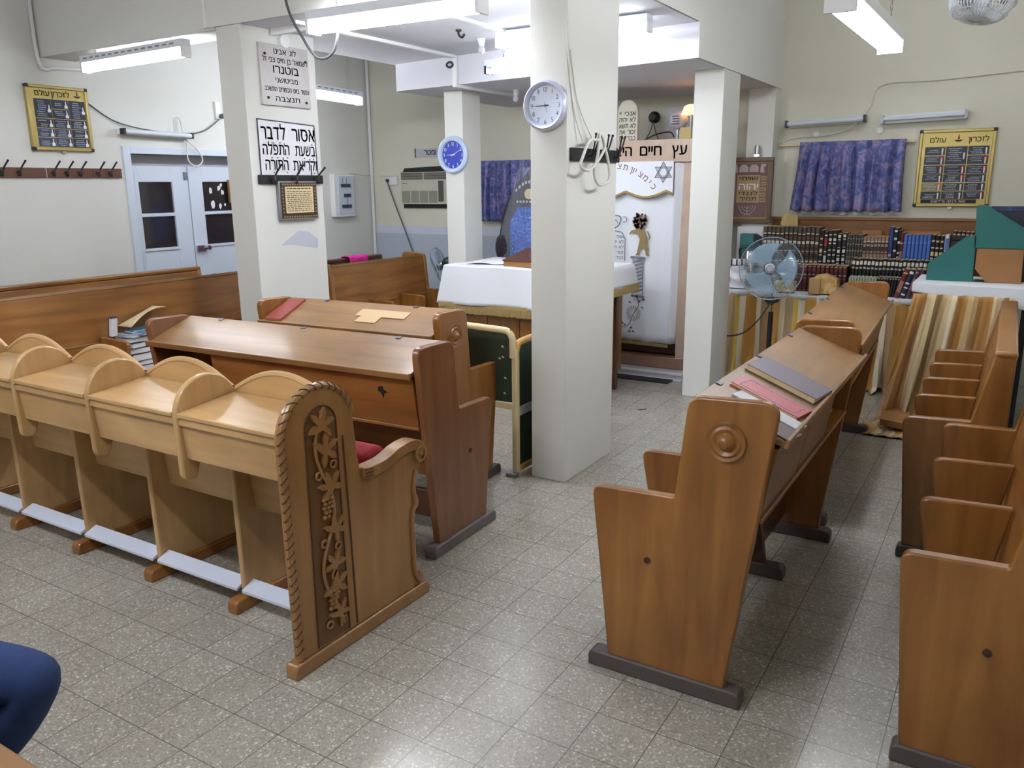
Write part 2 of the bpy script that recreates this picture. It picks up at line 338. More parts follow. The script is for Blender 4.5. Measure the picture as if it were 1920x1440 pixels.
# ------------------------------------------------ the room
XL, XR, YB, YF, ZC = -5.1, 1.95, 6.22, -3.6, 3.4
H1, H2 = 2.66, 2.44
def struct(name, mb, mats, label=None, cat='wall', **k): return solo(name, mb, mats, label or name.replace('_', ' '), cat, kind='structure', **k)
struct('floor', MB().box(XL-.1, XR+.1, YF-.1, YB+.1, -.1, 0), 'floor', 'grey speckled terrazzo tile floor of the room', 'floor').location.z = -.1
fl = bpy.data.objects['floor']; fl.data.transform(Matrix.Translation(fl.location)); fl.location = (0, 0, 0)
DY0, DY1, DZ = 3.06, 4.24, 1.94     # doorway in the left wall
wl = MB().box(XL-.15, XL, YF, DY0, 0, ZC).box(XL-.15, XL, DY1, YB, 0, ZC).box(XL-.15, XL, DY0, DY1, DZ, ZC)
struct('wall_left', wl, 'wall_white', 'cream left wall with the white double door')
struct('wall_back', MB().box(XL-.15, XR+.15, YB, YB+.12, 0, ZC), 'wall', 'cream back wall behind the ark and the bookshelves')
struct('wall_right', MB().box(XR, XR+.12, YF, YB, 0, ZC), 'wall', 'cream right wall beside the benches')
struct('wall_front', MB().box(XL-.15, XR+.15, YF-.12, YF, 0, ZC), 'wall', 'cream wall behind the camera')
struct('ceiling', MB().box(XL-.15, XR+.15, YF-.1, YB+.1, ZC, ZC+.1), 'gallery', 'high pale ceiling over the aisles', 'ceiling')
gl = MB().box(-3.19, -.345, 2.38, YB, H1, ZC-.002)
gl.prism([(-3.16, 4.36), (-.345, 4.0), (-.345, YB), (-3.16, YB)], H2, H1, 'xy')
struct('ceiling_gallery', gl, 'gallery', 'low pale gallery soffit carried by the four columns', 'ceiling')
gw = MB().box(-.352, -.34, 2.38, YB, H1, ZC-.002).prism([(4.0, H2), (YB, H2), (YB, H1), (4.0, H1)], -.352, -.34, 'yz').box(-3.19, -.34, 2.372, 2.384, H1, ZC-.002)
struct('wall_gallery', gw, 'wall_white', 'cream gallery parapet above the columns')
struct('beam', MB().box(XL, -3.05, 2.38, 2.67, 2.645, ZC-.002), 'wall_white', 'cream beam from the left wall to the signed column', 'beam')
struct('pilaster', MB().box(-.575, -.345, 6.04, YB, 0, H2), 'wall_white', 'cream pilaster on the back wall behind the framed picture', 'pillar')
def column(x0, x1, y0, y1, z1, label):
    return struct('column', MB().box(x0, x1, y0, y1, 0, z1), 'wall_white', label, 'column', bevel=.004)
c0 = column(-.672, -.457, 2.38, 3.0, H1, 'cream column with the silver clock and tangled white cord')
c1 = column(-3.04, -2.81, 2.38, 3.03, H1, 'cream column with the stone plaque and printed sign')
c2 = column(-2.82, -2.627, 4.583, 4.86, H2, 'cream column carrying the blue clock')
c3 = column(-.565, -.345, 4.583, 4.98, H2, 'cream column between the ark and the menorah picture')
plain('patch', '#b9bec9', .8)
part('plaster_patch', MB().prism([(2.587, 1.249), (2.72, 1.245), (2.94, 1.207), (2.95, 1.27), (2.86, 1.33), (2.76, 1.34), (2.66, 1.285)], -2.8105, -2.8085, 'yz'), 'patch', c1, world=True, label='bare bluish plaster patch')
wd = MB().box(XL, -2.2, YB-.012, YB, 0, 1.1); wd.box(XL, -2.2, YB-.012, YB, 1.1, 1.19, 1)
struct('trim_1', wd, ['wainscot', 'wainscot_band'], 'grey blue wainscot under the air conditioner', 'wainscot')
# corner pipe, trunking
solo('pipe', MB().tube([(XL+.03, YB-.03, .02), (XL+.03, YB-.03, 3.2)], .018), 'white_plastic', 'thin white pipe running up the far left corner', 'pipe')
tr = MB().box(-2.47, -2.435, 2.5, 4.25, H1-.022, H1).box(-2.47, -2.435, 4.225, 4.25, H2-.02, H1-.02).box(-2.47, -2.435, 4.25, 5.2, H2-.022, H2)
solo('cable_trunking', tr, 'white_plastic', 'white trunking stepping down the gallery ceiling toward the blue clock', 'trunking')
solo('cable_trunking', MB().box(-1.55, -1.52, 2.42, 3.9, H1-.02, H1), 'white_plastic', 'short white trunking beside the bare ceiling bulb socket', 'trunking')
solo('cable_trunking', MB().box(-2.795, -2.1, 2.62, 2.65, H1-.04, H1), 'white_plastic', 'white trunking just above the round junction box', 'trunking')
solo('junction_box', MB().lathe([(.045, -2.808), (.045, -2.785), (.035, -2.78)], (0, 2.74, 2.60), 'x', 20).lathe([(.006, -2.781), (.006, -2.777)], (0, 2.75, 2.60), 'x', 8), 'white_plastic', 'round white junction box above the stone plaque', 'box')
lt = MB().box(XL, XL+.035, 2.40, 2.42, 2.1, 2.64)
solo('cable_trunking', MB().tube(spline([(XL+.02, 2.36, 3.3), (XL+.02, 2.36, 2.62), (XL+.02, 2.5, 2.58), (XL+.02, 2.75, 2.59)], 4), .014), 'white_plastic', 'white conduit at the left end of the beam', 'trunking')
solo('cable_trunking', MB().box(-3.13, -3.105, 2.362, 2.38, 2.66, 3.39), 'white_plastic', 'white trunking up the beam beside the signed column', 'trunking')
# ------------------------------------------------ double door
d = thing('door_1', 'pale blue white double door with dark panes in the left wall', 'door', (XL, 3.65, 0), kind='structure')
fr = MB().box(XL-.1, XL+.02, DY0-.07, DY0, 0, DZ+.06).box(XL-.1, XL+.02, DY1, DY1+.07, 0, DZ+.06).box(XL-.1, XL+.02, DY0, DY1, DZ, DZ+.06)
part('door_frame', fr, 'door_paint', d, .004, world=True)
part('transom', MB().box(XL-.16, XL-.145, DY0, DY1, DZ-.11, DZ), 'frosted', d, world=True)  # grey instead of door paint: recess shadow put into the colour
for k in range(2):
    a = DY0 if k == 0 else 3.655; b = 3.645 if k == 0 else DY1; xa, xb = XL-.06, XL-.02
    q0, q1 = (a+.07, b-.17) if k == 0 else (a+.15, b-.05)
    lf = MB().box(xa, xb, a, q0, .01, DZ-.1).box(xa, xb, q1, b, .01, DZ-.1).box(xa, xb, q0, q1, 1.70, DZ-.1).box(xa, xb, q0, q1, 1.395, 1.425).box(xa, xb, q0, q1, .01, 1.10).box(xb, xb+.012, q0-.01, q1+.01, 1.09, 1.115).box(xb, xb+.006, q0-.01, q1+.01, 1.395, 1.425)
    l = part('door_leaf', lf, 'door_paint', d, .003, world=True)
    for z0, z1 in ((1.425, 1.70), (1.115, 1.395)):
        part('pane', MB().box(xa+.015, xa+.02, q0, q1, z0, z1), 'dark_glass', l, world=True)
    if k:
        st = MB()
        for py, pz, s_ in ((.0, .0, .03), (.1, .02, .028), (.14, -.02, .025), (.02, -.13, .035), (.1, -.15, .025), (.16, -.14, .015), (.13, .05, .018)):
            st.flat([(py+s_*(.5+.5*random.random())*math.cos(t), pz+s_*1.4*(.5+.5*random.random())*math.sin(t)) for t in [i*.7 for i in range(9)]], lambda a_, b_: (xa+.021, q0+.1+a_, 1.62+b_))
        part('torn_sticker', st, 'paper', l, world=True, label='torn remains of a white sticker')
        part('latch', MB().box(xb, xb+.03, a+.01, a+.1, 1.06, 1.11).lathe([(.022, 0), (.022, .03)], (xb+.03, a+.12, 1.085), 'x', 12), 'chrome', l, world=True)
        part('bolt', MB().box(xb, xb+.015, a-.06, a+.02, .845, .86), 'black_plastic', l, world=True)
    else:
        part('bolt', MB().box(xb, xb+.015, b-.045, b-.015, 1.72, 1.79), 'grey_metal', l, world=True)
struct('dark_backing', MB().box(XL-.5, XL-.45, 2.6, 4.7, 0, 2.4), 'brown_dark', 'dark slab standing in for the dark space behind the door panes', 'void')  # dark slab colour stands in for the darkness behind the panes
solo('hook_board', MB().box(XL-.012, XL+.01, 4.09, 4.19, 1.50, 1.72).lathe([(.012, XL+.01), (.012, XL+.02)], (0, 4.17, 1.66), 'x', 10), 'tan_board', 'small brown wooden board on the door beside the signed column', 'board')
# ------------------------------------------------ fluorescent lights
def fixture(name, label, p0, p1, lit=True, ntube=1, body='white_enamel', r=.016, wbody=.06, down=(0, 0, -1), chains=None, tube='lit_tube', slots=False, endcap='white_plastic'):
    p0, p1 = Vector(p0), Vector(p1); ax = (p1-p0).normalized(); dn = Vector(down).normalized(); sd = ax.cross(dn).normalized(); dn = sd.cross(ax)
    L = (p1-p0).length; mid = (p0+p1)/2
    t = thing(name, label, 'light', tuple(mid))
    def P(a, b, c): return tuple(p0+ax*a+sd*b+dn*c)
    def hexa(mb, a0, a1, b0, b1, c0_, c1_): mb.hexa([P(a0, b0, c0_), P(a1, b0, c0_), P(a1, b1, c0_), P(a0, b1, c0_), P(a0, b0, c1_), P(a1, b0, c1_), P(a1, b1, c1_), P(a0, b1, c1_)])
    mb = MB(); hexa(mb, 0, L, -wbody/2, wbody/2, -.03, .02)
    b = part('housing', mb, body, t, .004, world=True)
    for a in (0, L-.02):
        e = MB(); hexa(e, a, a+.02, -wbody/2, wbody/2, .015, .02+2.6*r); part('lamp_holder', e, endcap, t, world=True)
    for k in range(ntube):
        o = 0 if ntube == 1 else (k-.5)*.045
        part('tube', MB().tube([P(.02, o, .024+r*1.4), P(L-.02, o, .024+r*1.4)], r, 12), tube if lit else 'dead_tube', t, world=True, label='burning fluorescent tube' if lit else 'dark fluorescent tube')
    if slots:
        s_ = MB()
        for i in range(14): hexa(s_, .05+i*(L-.1)/14, .05+(i+.55)*(L-.1)/14, -wbody/2-.002, wbody/2+.002, -.012, -.002)
        part('vent_slots', s_, 'grey_metal', t, world=True)
    if chains:
        for a, top in chains: 
            pc = Vector(P(a, 0, -.03)); n = int((top-pc.z)/.03); m = MB()
            for i in range(n):
                z = pc.z+.015+i*.03; aa = (.006, 0) if i % 2 else (0, .006)
                m.tube([(pc.x+aa[0]*math.cos(q), pc.y+aa[1]*math.cos(q), z+.018*math.sin(q)) for q in [j*PI/3 for j in range(6)]], .002, 4, True)
            part('chain', m, 'grey_metal', t, world=True)
    return t
fixture('tube_light', 'burning tube light hung in front of the gallery edge', (-2.03, 2.22, 2.585), (-.85, 2.22, 2.575), r=.028, wbody=.1, tube='lit_tube_strong', chains=[(.2, 3.36), (1.0, 3.36)])
fixture('tube_light', 'burning tube light under the left beam', (-4.44, 2.33, 2.56), (-3.28, 2.33, 2.575), r=.025, wbody=.07, slots=True, chains=[(.15, 2.645), (1.0, 2.645)])
fixture('tube_light', 'burning tube light on chains at the far left wall', (-4.0, 3.62, 2.53), (-4.0, 4.84, 2.5), r=.028, wbody=.09, slots=True, chains=[(.15, 3.38), (1.06, 3.38)])
fixture('tube_light', 'burning twin tube light hung on chains above the bookshelves', (.88, 2.1, 2.36), (.90, 3.38, 2.36), ntube=2, r=.022, wbody=.12, chains=[(.1, 3.38), (1.2, 3.38)])
fixture('tube_light', 'burning tube light under the gallery left of the silver clock', (-1.95, 3.95, 2.52), (-.95, 3.85, 2.52), r=.02, wbody=.09, endcap='black_plastic', tube='lit_tube_soft', chains=[(.15, H1), (1.05, H1)])
fixture('tube_light', 'burning tube light flat on the gallery ceiling left of the front column', (-1.60, 3.55, 2.622), (-.5, 3.55, 2.622), r=.02, wbody=.09, tube='lit_tube_soft')
fixture('tube_light', 'added unseen tube light on the high ceiling over the right hand benches', (.5, 4.6, 3.36), (1.7, 4.6, 3.36), ntube=1, r=.02, wbody=.12, tube='lit_tube')  # unseen fixture added to brighten the upper right walls
fixture('tube_light', 'burning tube light on the high ceiling behind the camera over the bench with the person', (-.9, -1.2, 2.98), (.3, -1.2, 2.98), tube='lit_tube_strong', ntube=2, r=.02, wbody=.12, chains=[(.1, 3.38), (1.1, 3.38)])
fixture('tube_light', 'burning tube light on the high ceiling behind the camera left of the carved stalls', (-3.0, -.9, 2.98), (-1.8, -.9, 2.98), tube='lit_tube_strong', ntube=2, r=.02, wbody=.12, chains=[(.1, 3.38), (1.1, 3.38)])
fixture('tube_light', 'burning tube light on the high ceiling behind the camera', (-.6, -2.3, 2.98), (.6, -2.3, 2.98), tube='lit_tube_soft', ntube=1, r=.02, wbody=.12, chains=[(.1, 3.38), (1.1, 3.38)])
fixture('wall_light', 'unlit tube light on the left wall above the door', (XL+.035, 2.96, 2.12), (XL+.035, 3.66, 2.108), False, r=.022, wbody=.05, down=(1, 0, 0), endcap='black_plastic')
fixture('wall_light', 'unlit tube light with cord above the purple curtain', (-.27, YB-.035, 2.135), (.385, YB-.035, 2.155), False, r=.022, wbody=.06, down=(0, -1, 0), endcap='black_plastic')
fixture('wall_light', 'unlit bare tube light above the gold memorial board by the bookshelves', (.5, YB-.035, 2.14), (1.13, YB-.035, 2.155), False, r=.014, wbody=.07, down=(0, -1, 0), endcap='grey_metal')
def socket(label, x, y, zc):
    t = thing('bulb_socket', label, 'bulb', (x, y, zc-.09))
    part('holder', MB().lathe([(.03, 0), (.022, -.03), (.018, -.05)], (x, y, zc), n=12), 'white_plastic', t, world=True)
    part('bulb', MB().lathe([(.016, -.05), (.026, -.07), (.02, -.095), (.006, -.105)], (x, y, zc), n=12), 'frosted', t, world=True)
socket('small bulb in a white holder near the lamp glow on the gallery ceiling', -1.85, 3.72, H1)
socket('small bulb in a white holder beside the silver clock', -2.25, 4.85, H2)
solo('ceiling_hook', MB().tube(spline([(-1.79, 3.35, H1), (-1.79, 3.35, H1-.03), (-1.77, 3.36, H1-.05), (-1.75, 3.36, H1-.03)], 4), .008, 6).lathe([(.02, 0), (.02, .012)], (-1.79, 3.35, H1-.012), n=12), 'black_plastic', 'black hook on the gallery ceiling beside the hanging tube light', 'hook')
solo('cable_loop', MB().tube([(-2.49+.03*math.cos(a), 4.22, H1-.07+.02*math.sin(a)) for a in [i*PI/6 for i in range(12)]], .009, 6, True), 'black_plastic', 'black cable loop where the ceiling trunking steps down', 'cable')
def cable(label, pts, r=.006, mat='cable_white', n=8, name='cable'): return solo(name, MB().tube(spline(pts, n), r, 6), mat, label, 'cable')
cable('grey cable looping below the front tube light', [(-2.33, 2.3, 3.3), (-2.33, 2.32, 2.75), (-2.2, 2.32, 2.5), (-2.07, 2.3, 2.38), (-1.92, 2.27, 2.40), (-1.84, 2.24, 2.52)], .008, 'cable_grey')
# ------------------------------------------------ wall boards, signs, clocks
def onleft(x): return lambda s, t: (x, s, t)          # wall seen from +x
def onback(y): return lambda s, t: (s, y, t)          # wall seen from -y
def dashes(mb, fn, s0, s1, t, hgt, ragged=.15):
    s = s0+random.random()*ragged*(s1-s0); e = s1-random.random()*ragged*(s1-s0)
    while s < e:
        l = min((.03+.07*random.random())*(s1-s0)*1.5, e-s); mb.flat([(s, t), (s+l, t), (s+l, t+hgt), (s, t+hgt)], fn); s += l+.03*(s1-s0)
plain('dash_pale', '#9aa3b5', .6); plain('tile_grey', '#3a4258', .35); plain('tile_gold', '#7d7048', .35, metal=.3)
def memorial(label, ax, s0, s1, z0, z1, pos, cells, head, foot=None, red=(), shapes='drop', flame=None):
    d = 1 if ax == 'left' else -1
    def F(k): return onleft(pos+k) if ax == 'left' else onback(pos-k)
    def bx(mb, a0, a1, b0, b1, k0, k1):
        if ax == 'left': mb.box(pos+k0, pos+k1, a0, a1, b0, b1)
        else: mb.box(a0, a1, pos-k1, pos-k0, b0, b1)
        return mb
    c = ((pos+.01, (s0+s1)/2, z0) if ax == 'left' else ((s0+s1)/2, pos-.01, z0))
    t = thing('memorial_board', label, 'memorial board', c)
    part('panel', bx(MB(), s0+.02, s1-.02, z0+.02, z1-.02, 0, .022), 'gold', t, world=True)
    fr = MB(); bx(fr, s0, s1, z0, z0+.025, 0, .035); bx(fr, s0, s1, z1-.025, z1, 0, .035); bx(fr, s0, s0+.025, z0, z1, 0, .035); bx(fr, s1-.025, s1, z0, z1, 0, .035)
    part('frame', fr, 'gold', t, .006, world=True)
    k = MB()
    for a in (s0-.002, s1-.026):
        for b in (z0-.002, z1-.026): bx(k, a, a+.028, b, b+.028, 0, .038)
    part('corner_cap', k, 'black_plastic', t, .006, world=True)
    bx0 = MB(); bx(bx0, (s0+s1)/2-.015, (s0+s1)/2+.015, z0-.02, z0, .005, .02); part('bracket', bx0, 'chrome', t, world=True)
    W = s1-s0; H = z1-z0; tx = MB()
    for (word, cen, sz) in head: part('text_line', MB().text(word, sz, F(.0235), base=z1-.165*H, center=s0+W*cen, bold=.008), 'ink', t, world=True, smooth=0)
    fl_ = flame*W+s0; q = z1-.16*H; lm = MB(); lm.flat([(fl_-.035, q+.015), (fl_+.035, q+.015), (fl_+.012, q), (fl_-.012, q)], F(.0236)); lm.flat([(fl_-.008, q+.02), (fl_+.008, q+.02), (fl_+.002, q+.06)], F(.0236)); part('lamp_emblem', lm, 'ink', t, world=True)
    if red: part('flame', MB().flat([(fl_-.01, q+.018), (fl_+.01, q+.018), (fl_, q+.055)], F(.0232)), 'led_red', t, world=True)
    for i, (a0, a1, b0, b1, mt) in enumerate(cells):
        A0, A1, B0, B1 = s0+W*a0, s0+W*a1, z0+H*b0, z0+H*b1
        np_ = part('name_plate', bx(MB(), A0, A1, B0, B1, .022, .025), mt, t, world=True); ds = MB(); lamps = MB(); leds = MB()
        n = 4 if (b1-b0) < .2 else 8
        for j in range(n):
            if random.random() < .85: dashes(ds, F(.0256), A0+.012, A1-.035, B0+(j+.7)*(B1-B0)/(n+1), .006, .25)
        sx = A1-.02; sz = (B0+B1)/2
        if shapes == 'drop': lamps.flat([(sx-.012, sz-.028), (sx+.012, sz-.028), (sx+.014, sz-.01), (sx+.005, sz), (sx+.003, sz+.028), (sx-.003, sz+.028), (sx-.005, sz), (sx-.014, sz-.01)], F(.0262))
        else:
            lamps.flat([(sx-.004, sz-.03), (sx+.004, sz-.03), (sx+.006, sz+.02), (sx-.006, sz+.02)], F(.0262))
            if i in red: leds.flat([(sx-.005, sz+.004), (sx+.005, sz+.004), (sx+.004, sz+.018), (sx, sz+.026), (sx-.004, sz+.018)], F(.0268))
        part('text_lines', ds, 'dash_pale', np_, world=True, smooth=0); part('candle_lamp', lamps, 'white_plastic', np_, world=True, smooth=0)
        if leds.v: part('lit_lamp', leds, 'led_red', np_, world=True, smooth=0)
    if foot:
        bx2 = bx(MB(), s0+W*.1, s1-W*.16, z0+H*.045, z0+H*.095, .022, .024); f_ = part('donor_strip', bx2, 'ink', t, world=True)
        part('text_line', MB().text(foot, .028, F(.0245), base=z0+H*.055, center=s0+W*.47), 'paper', t, world=True, smooth=0)
    return t
cl = []
for c_, (a0, a1) in enumerate(((.11, .38), (.39, .66), (.67, .94))):
    rows = [(.5, .79)] if c_ != 1 else [(.65, .79), (.5, .64)]
    for b0, b1 in rows+[(.35, .49), (.21, .34), (.06, .2)]: cl.append((a0, a1, b0, b1, 'navy' if b0 > .3 or c_ == 2 else 'tile_grey'))
memorial('gold framed memorial board with dark name plates on the left wall', 'left', 2.22, 2.72, 1.945, 2.44, XL, cl, [('לזכרון', .55, .062), ('עולם', .26, .062)], flame=.83)
cl = []
for c_, (a0, a1) in enumerate(((.09, .36), (.37, .65), (.66, .93))):
    bs = [(.67, .78), (.55, .66), (.43, .54), (.32, .425), (.21, .31), (.1, .2)]
    if c_ == 1: bs = [(.55, .78)]+bs[2:]
    for i, (b0, b1) in enumerate(bs): cl.append((a0, a1, b0, b1, 'tile_gold' if (c_ == 0 and i == 4) else 'navy'))
memorial('gold framed memorial board with red lamps above the bookshelves', 'back', .80, 1.345, 1.437, 2.045, YB, cl, [('לזכרון', .78, .06), ('עולם', .25, .06)], foot='משה ורבקה פרידשטין', red=(1, 2, 4, 7, 8, 12, 13, 16), shapes='rod', flame=.52)
FS = onleft(-2.79)
# stone plaque
t = thing('stone_plaque', 'grey stone memorial plaque with black lettering at the top of the left column', 'plaque', (-2.80, 2.72, 2.175))
part('slab', MB().box(-2.81, -2.79, 2.505, 2.945, 2.178, 2.567), 'stone', t, .003, world=True)
tx = MB()
for s_, sz, b_, wd in (('לונ אבינו', .052, 2.508, .2), ('לשמואל בן חיים צבי זל', .05, 2.453, .405), ('בוטנרו', .078, 2.386, .23), ('מביטושני', .05, 2.328, .2), ('נפטר ביום הכפורים התשכב', .046, 2.27, .4), ('תנצבה', .05, 2.208, .22)):
    part('text_line', MB().text(s_, sz, onleft(-2.7885), base=b_, center=2.73, fit=wd, bold=.012), 'ink', t, world=True, smooth=0)
b_ = MB()
for y_, z_ in ((2.55, 2.5), (2.915, 2.485), (2.555, 2.225), (2.9, 2.215)): b_.lathe([(.009, 0), (.009, .006), (.005, .009)], (-2.79, y_, z_), 'x', 10)
part('stud', b_, 'ink', t, world=True)
# printed sign
t = thing('printed_sign', 'white printed sign with black trim asking for silence on the left column', 'sign', (-2.80, 2.72, 1.7))
sh = [(2.455, 2.085), (2.972, 2.066), (2.985, 1.69), (2.455, 1.70)]
part('sheet', MB().prism(sh, -2.808, -2.804, 'yz'), 'paper', t, world=True)
fr = MB().tube([(-2.803, *p) for p in sh], .005, 6, True); part('edge_trim', fr, 'black_plastic', t, world=True)
tx = MB(); nk = MB(); F_ = onleft(-2.8025)
for s_, sz, b_, wd, cen in (('אסור', .135, 1.955, .215, 2.862), ('לדבר', .135, 1.958, .215, 2.585), ('בשעת', .112, 1.855, .19, 2.872), ('התפלה', .112, 1.858, .235, 2.602), ('וקריאת', .112, 1.755, .225, 2.862), ('התורה', .112, 1.758, .205, 2.60)):
    tx = MB().text(s_, sz, F_, base=b_, center=cen, fit=wd, bold=.012); part('text_line', tx, 'cable_grey', t, world=True, smooth=0)
for y_, z_ in ((2.94, 1.935), (2.885, 2.0), (2.68, 1.932), (2.68, 1.922), (2.64, 1.938), (2.57, 1.935), (2.585, 1.935), (2.565, 1.99), (2.95, 1.835), (2.91, 1.832), (2.91, 1.822), (2.86, 1.84), (2.7, 1.84), (2.66, 1.838), (2.66, 1.828), (2.61, 1.84), (2.56, 1.838), (2.95, 1.738), (2.92, 1.736), (2.92, 1.726), (2.80, 1.738), (2.69, 1.742), (2.57, 1.742), (2.62, 1.8)):
    nk.flat([(y_-.006, z_-.004), (y_+.006, z_-.004), (y_+.006, z_+.004), (y_-.006, z_+.004)], F_)
part('vowel_points', nk, 'cable_grey', t, world=True, smooth=0)
def coat_rack(label, board, hooks, axis, mats=('black', 'black_plastic'), name='coat_rack', extra=None):
    t = thing(name, label, 'coat rack', (sum(board[:2])/2, sum(board[2:4])/2, board[4]))
    part('board', MB().box(*board), mats[0], t, .004, world=True)
    for h in hooks:
        if axis == 'x':
            x = board[1]; a, z = h; z0 = (board[4]+board[5])/2
            m = MB().lathe([(.014, x), (.014, x+.006)], (0, a, z0), 'x', 10).tube(spline([(x+.005, a, z0-.02), (x+.03, a, z0-.025), (x+.035, a, z0), (x+.03, a+.01, z0+.03), (x+.07, a+.03, z)], 5), .0065, 6).ball((x+.07, a+.03, z), .009, 8)
        part('hook', m, mats[1], t, world=True)
    return t
coat_rack('black coat rack below the printed sign', (-2.81, -2.79, 2.425, 3.02, 1.665, 1.725), [(2.53, 1.79), (2.73, 1.79), (2.94, 1.775)], 'x')
t = thing('framed_text', 'gold framed Hebrew text under the black coat rack', 'picture', (-2.79, 2.74, 1.42))
part('frame', MB().box(-2.8, -2.775, 2.575, 2.935, 1.42, 1.685), 'grey_metal', t, .004, world=True)
part('border', MB().box(-2.775, -2.772, 2.587, 2.923, 1.432, 1.673), 'brown_dark', t, world=True)
o_ = MB(); F_ = onleft(-2.7712)
for i in range(14):
    for zz in (1.443, 1.662): o_.flat([(2.6+i*.023, zz-.005), (2.612+i*.023, zz-.007), (2.618+i*.023, zz), (2.61+i*.023, zz+.006), (2.602+i*.023, zz+.004)], F_)
for i in range(8):
    for yy in (2.602, 2.908): o_.flat([(yy-.006, 1.47+i*.023), (yy+.006, 1.468+i*.023), (yy+.007, 1.478+i*.023), (yy-.004, 1.482+i*.023)], F_)
part('ornament', o_, 'fringe', t, world=True, smooth=0)
part('paper', MB().box(-2.773, -2.7715, 2.625, 2.89, 1.467, 1.647), 'cream_metal', t, world=True)
o_ = MB()
for i in range(11): dashes(o_, onleft(-2.7708), 2.635, 2.88, 1.48+i*.013, .0045, .05)
dashes(o_, onleft(-2.7708), 2.64, 2.87, 1.63, .007, .02)
part('text_lines', o_, 'brown_dark', t, world=True, smooth=0)
wood('hook_wood', '#5f3c2c', '#6b4734', '#77523d', 'y')
# three hook boards on the left wall
def lr(label, y0, y1, hs): coat_rack(label, (XL, XL+.02, y0, y1, 1.735, 1.812), [(h, 1.86) for h in hs], 'x', ('hook_wood', 'black_plastic'))
lr('brown hook board cut off by the left edge of the photo', 1.72, 2.30, (1.95, 2.08)); lr('middle brown hook board with three hooks left of the door', 2.315, 2.69, (2.35, 2.46, 2.57)); lr('brown hook board with two hooks nearest the door', 2.70, 2.955, (2.73, 2.84))
# rack on front column
t = thing('coat_rack', 'black coat rack on the front column draped with white cord', 'coat rack', (-.447, 2.7, 1.76))
part('board', MB().box(-.457, -.437, 2.41, 3.0, 1.762, 1.828), 'black', t, .003, world=True)
for a in (2.6, 2.76, 2.93):
    m = MB()
    for da in (-.015, .035): m.tube(spline([(-.437, a, 1.795), (-.42, a, 1.79), (-.405, a+da*.5, 1.83), (-.39, a+da, 1.9)], 5), .005, 6).ball((-.39, a+da, 1.9), .008, 8)
    m.lathe([(.016, -.437), (.014, -.43)], (0, a, 1.795), 'x', 12); part('hook', m, 'black_plastic', t, world=True)
m = MB(); cx = -.425
m.tube(spline([(-.46, 2.378, 2.9), (-.462, 2.377, 2.55), (-.452, 2.385, 2.25), (-.45, 2.45, 2.0), (cx, 2.5, 1.86)], 8), .004, 6)
m.tube(spline([(-.45, 2.4, 2.3), (-.45, 2.49, 2.05), (cx, 2.62, 1.87)], 6), .003, 6)
cx = -.385
m.tube(spline([(cx, 2.62, 1.87), (cx, 2.5, 1.86), (cx, 2.42, 1.78), (cx, 2.4, 1.73), (cx, 2.52, 1.72), (cx, 2.68, 1.83), (cx, 2.62, 1.90), (cx, 2.6, 1.8), (cx, 2.56, 1.7), (cx, 2.62, 1.64), (cx, 2.74, 1.66), (cx, 2.74, 1.74), (cx, 2.66, 1.88)], 8), .008, 8)
solo('power_cord', m, 'cable_white', 'tangled white cord running down the front column to the coat rack', 'cord')
def clock(name, label, x, y, z, r, rim, face, ink, hands, ringk):
    t = thing(name, label, 'clock', (x, y, z-r))
    part('rim', MB().lathe([(r*.97, 0), (r, -.012), (r*.985, -.03), (r*.9, -.042), (r*ringk+.006, -.036), (r*ringk, -.022), (r*ringk, -.002)], (x, y, z), 'y', 48), rim, t, world=True)
    part('dial', MB().lathe([(r*ringk+.004, -.01), (r*ringk+.004, -.016), (.001, -.0165)], (x, y, z), 'y', 40), face, t, world=True)
    tx = MB(); s = r*.26
    for k in range(1, 13):
        a = PI/2-k*PI/6; w_ = str(k); rr = r*ringk*.82
        tx.text(w_, s, lambda p, q: (p, y-.0172, q), base=z+rr*math.sin(a)-s*.36, center=x+rr*math.cos(a), rtl=False, gap=.06)
    part('numerals', tx, ink, t, world=True, smooth=0)
    for nm, ang, l, wd in hands:
        dx, dz = math.sin(R(ang)), math.cos(R(ang)); m = MB()
        m.flat([(x-dx*.02-dz*wd, z-dz*.02+dx*wd), (x-dx*.02+dz*wd, z-dz*.02-dx*wd), (x+dx*l+dz*wd*.5, z+dz*l-dx*wd*.5), (x+dx*l-dz*wd*.5, z+dz*l+dx*wd*.5)], lambda p, q: (p, y-.0185, q))
        part(nm, m, ink if nm != 'second_hand' else 'cable_grey', t, world=True, smooth=0)
    part('pivot', MB().lathe([(.006, -.016), (.006, -.021)], (x, y, z), 'y', 10), ink, t, world=True)
plain('clock_ink', '#4a4f66', .5)
clock('wall_clock', 'round silver clock with white face on the front column', -.574, 2.38, 2.037, .125, 'clock_silver', 'clock_face', 'clock_ink', [('hour_hand', 268, .055, .0025), ('minute_hand', 270, .08, .002), ('second_hand', 165, .04, .001)], .78)
clock('wall_clock', 'round blue faced clock on the far column', -2.725, 4.583, 1.905, .16, 'clock_rim', 'clock_blue', 'paper', [('hour_hand', 270, .065, .004), ('minute_hand', 62, .1, .003), ('second_hand', 0, .07, .0012)], .72)
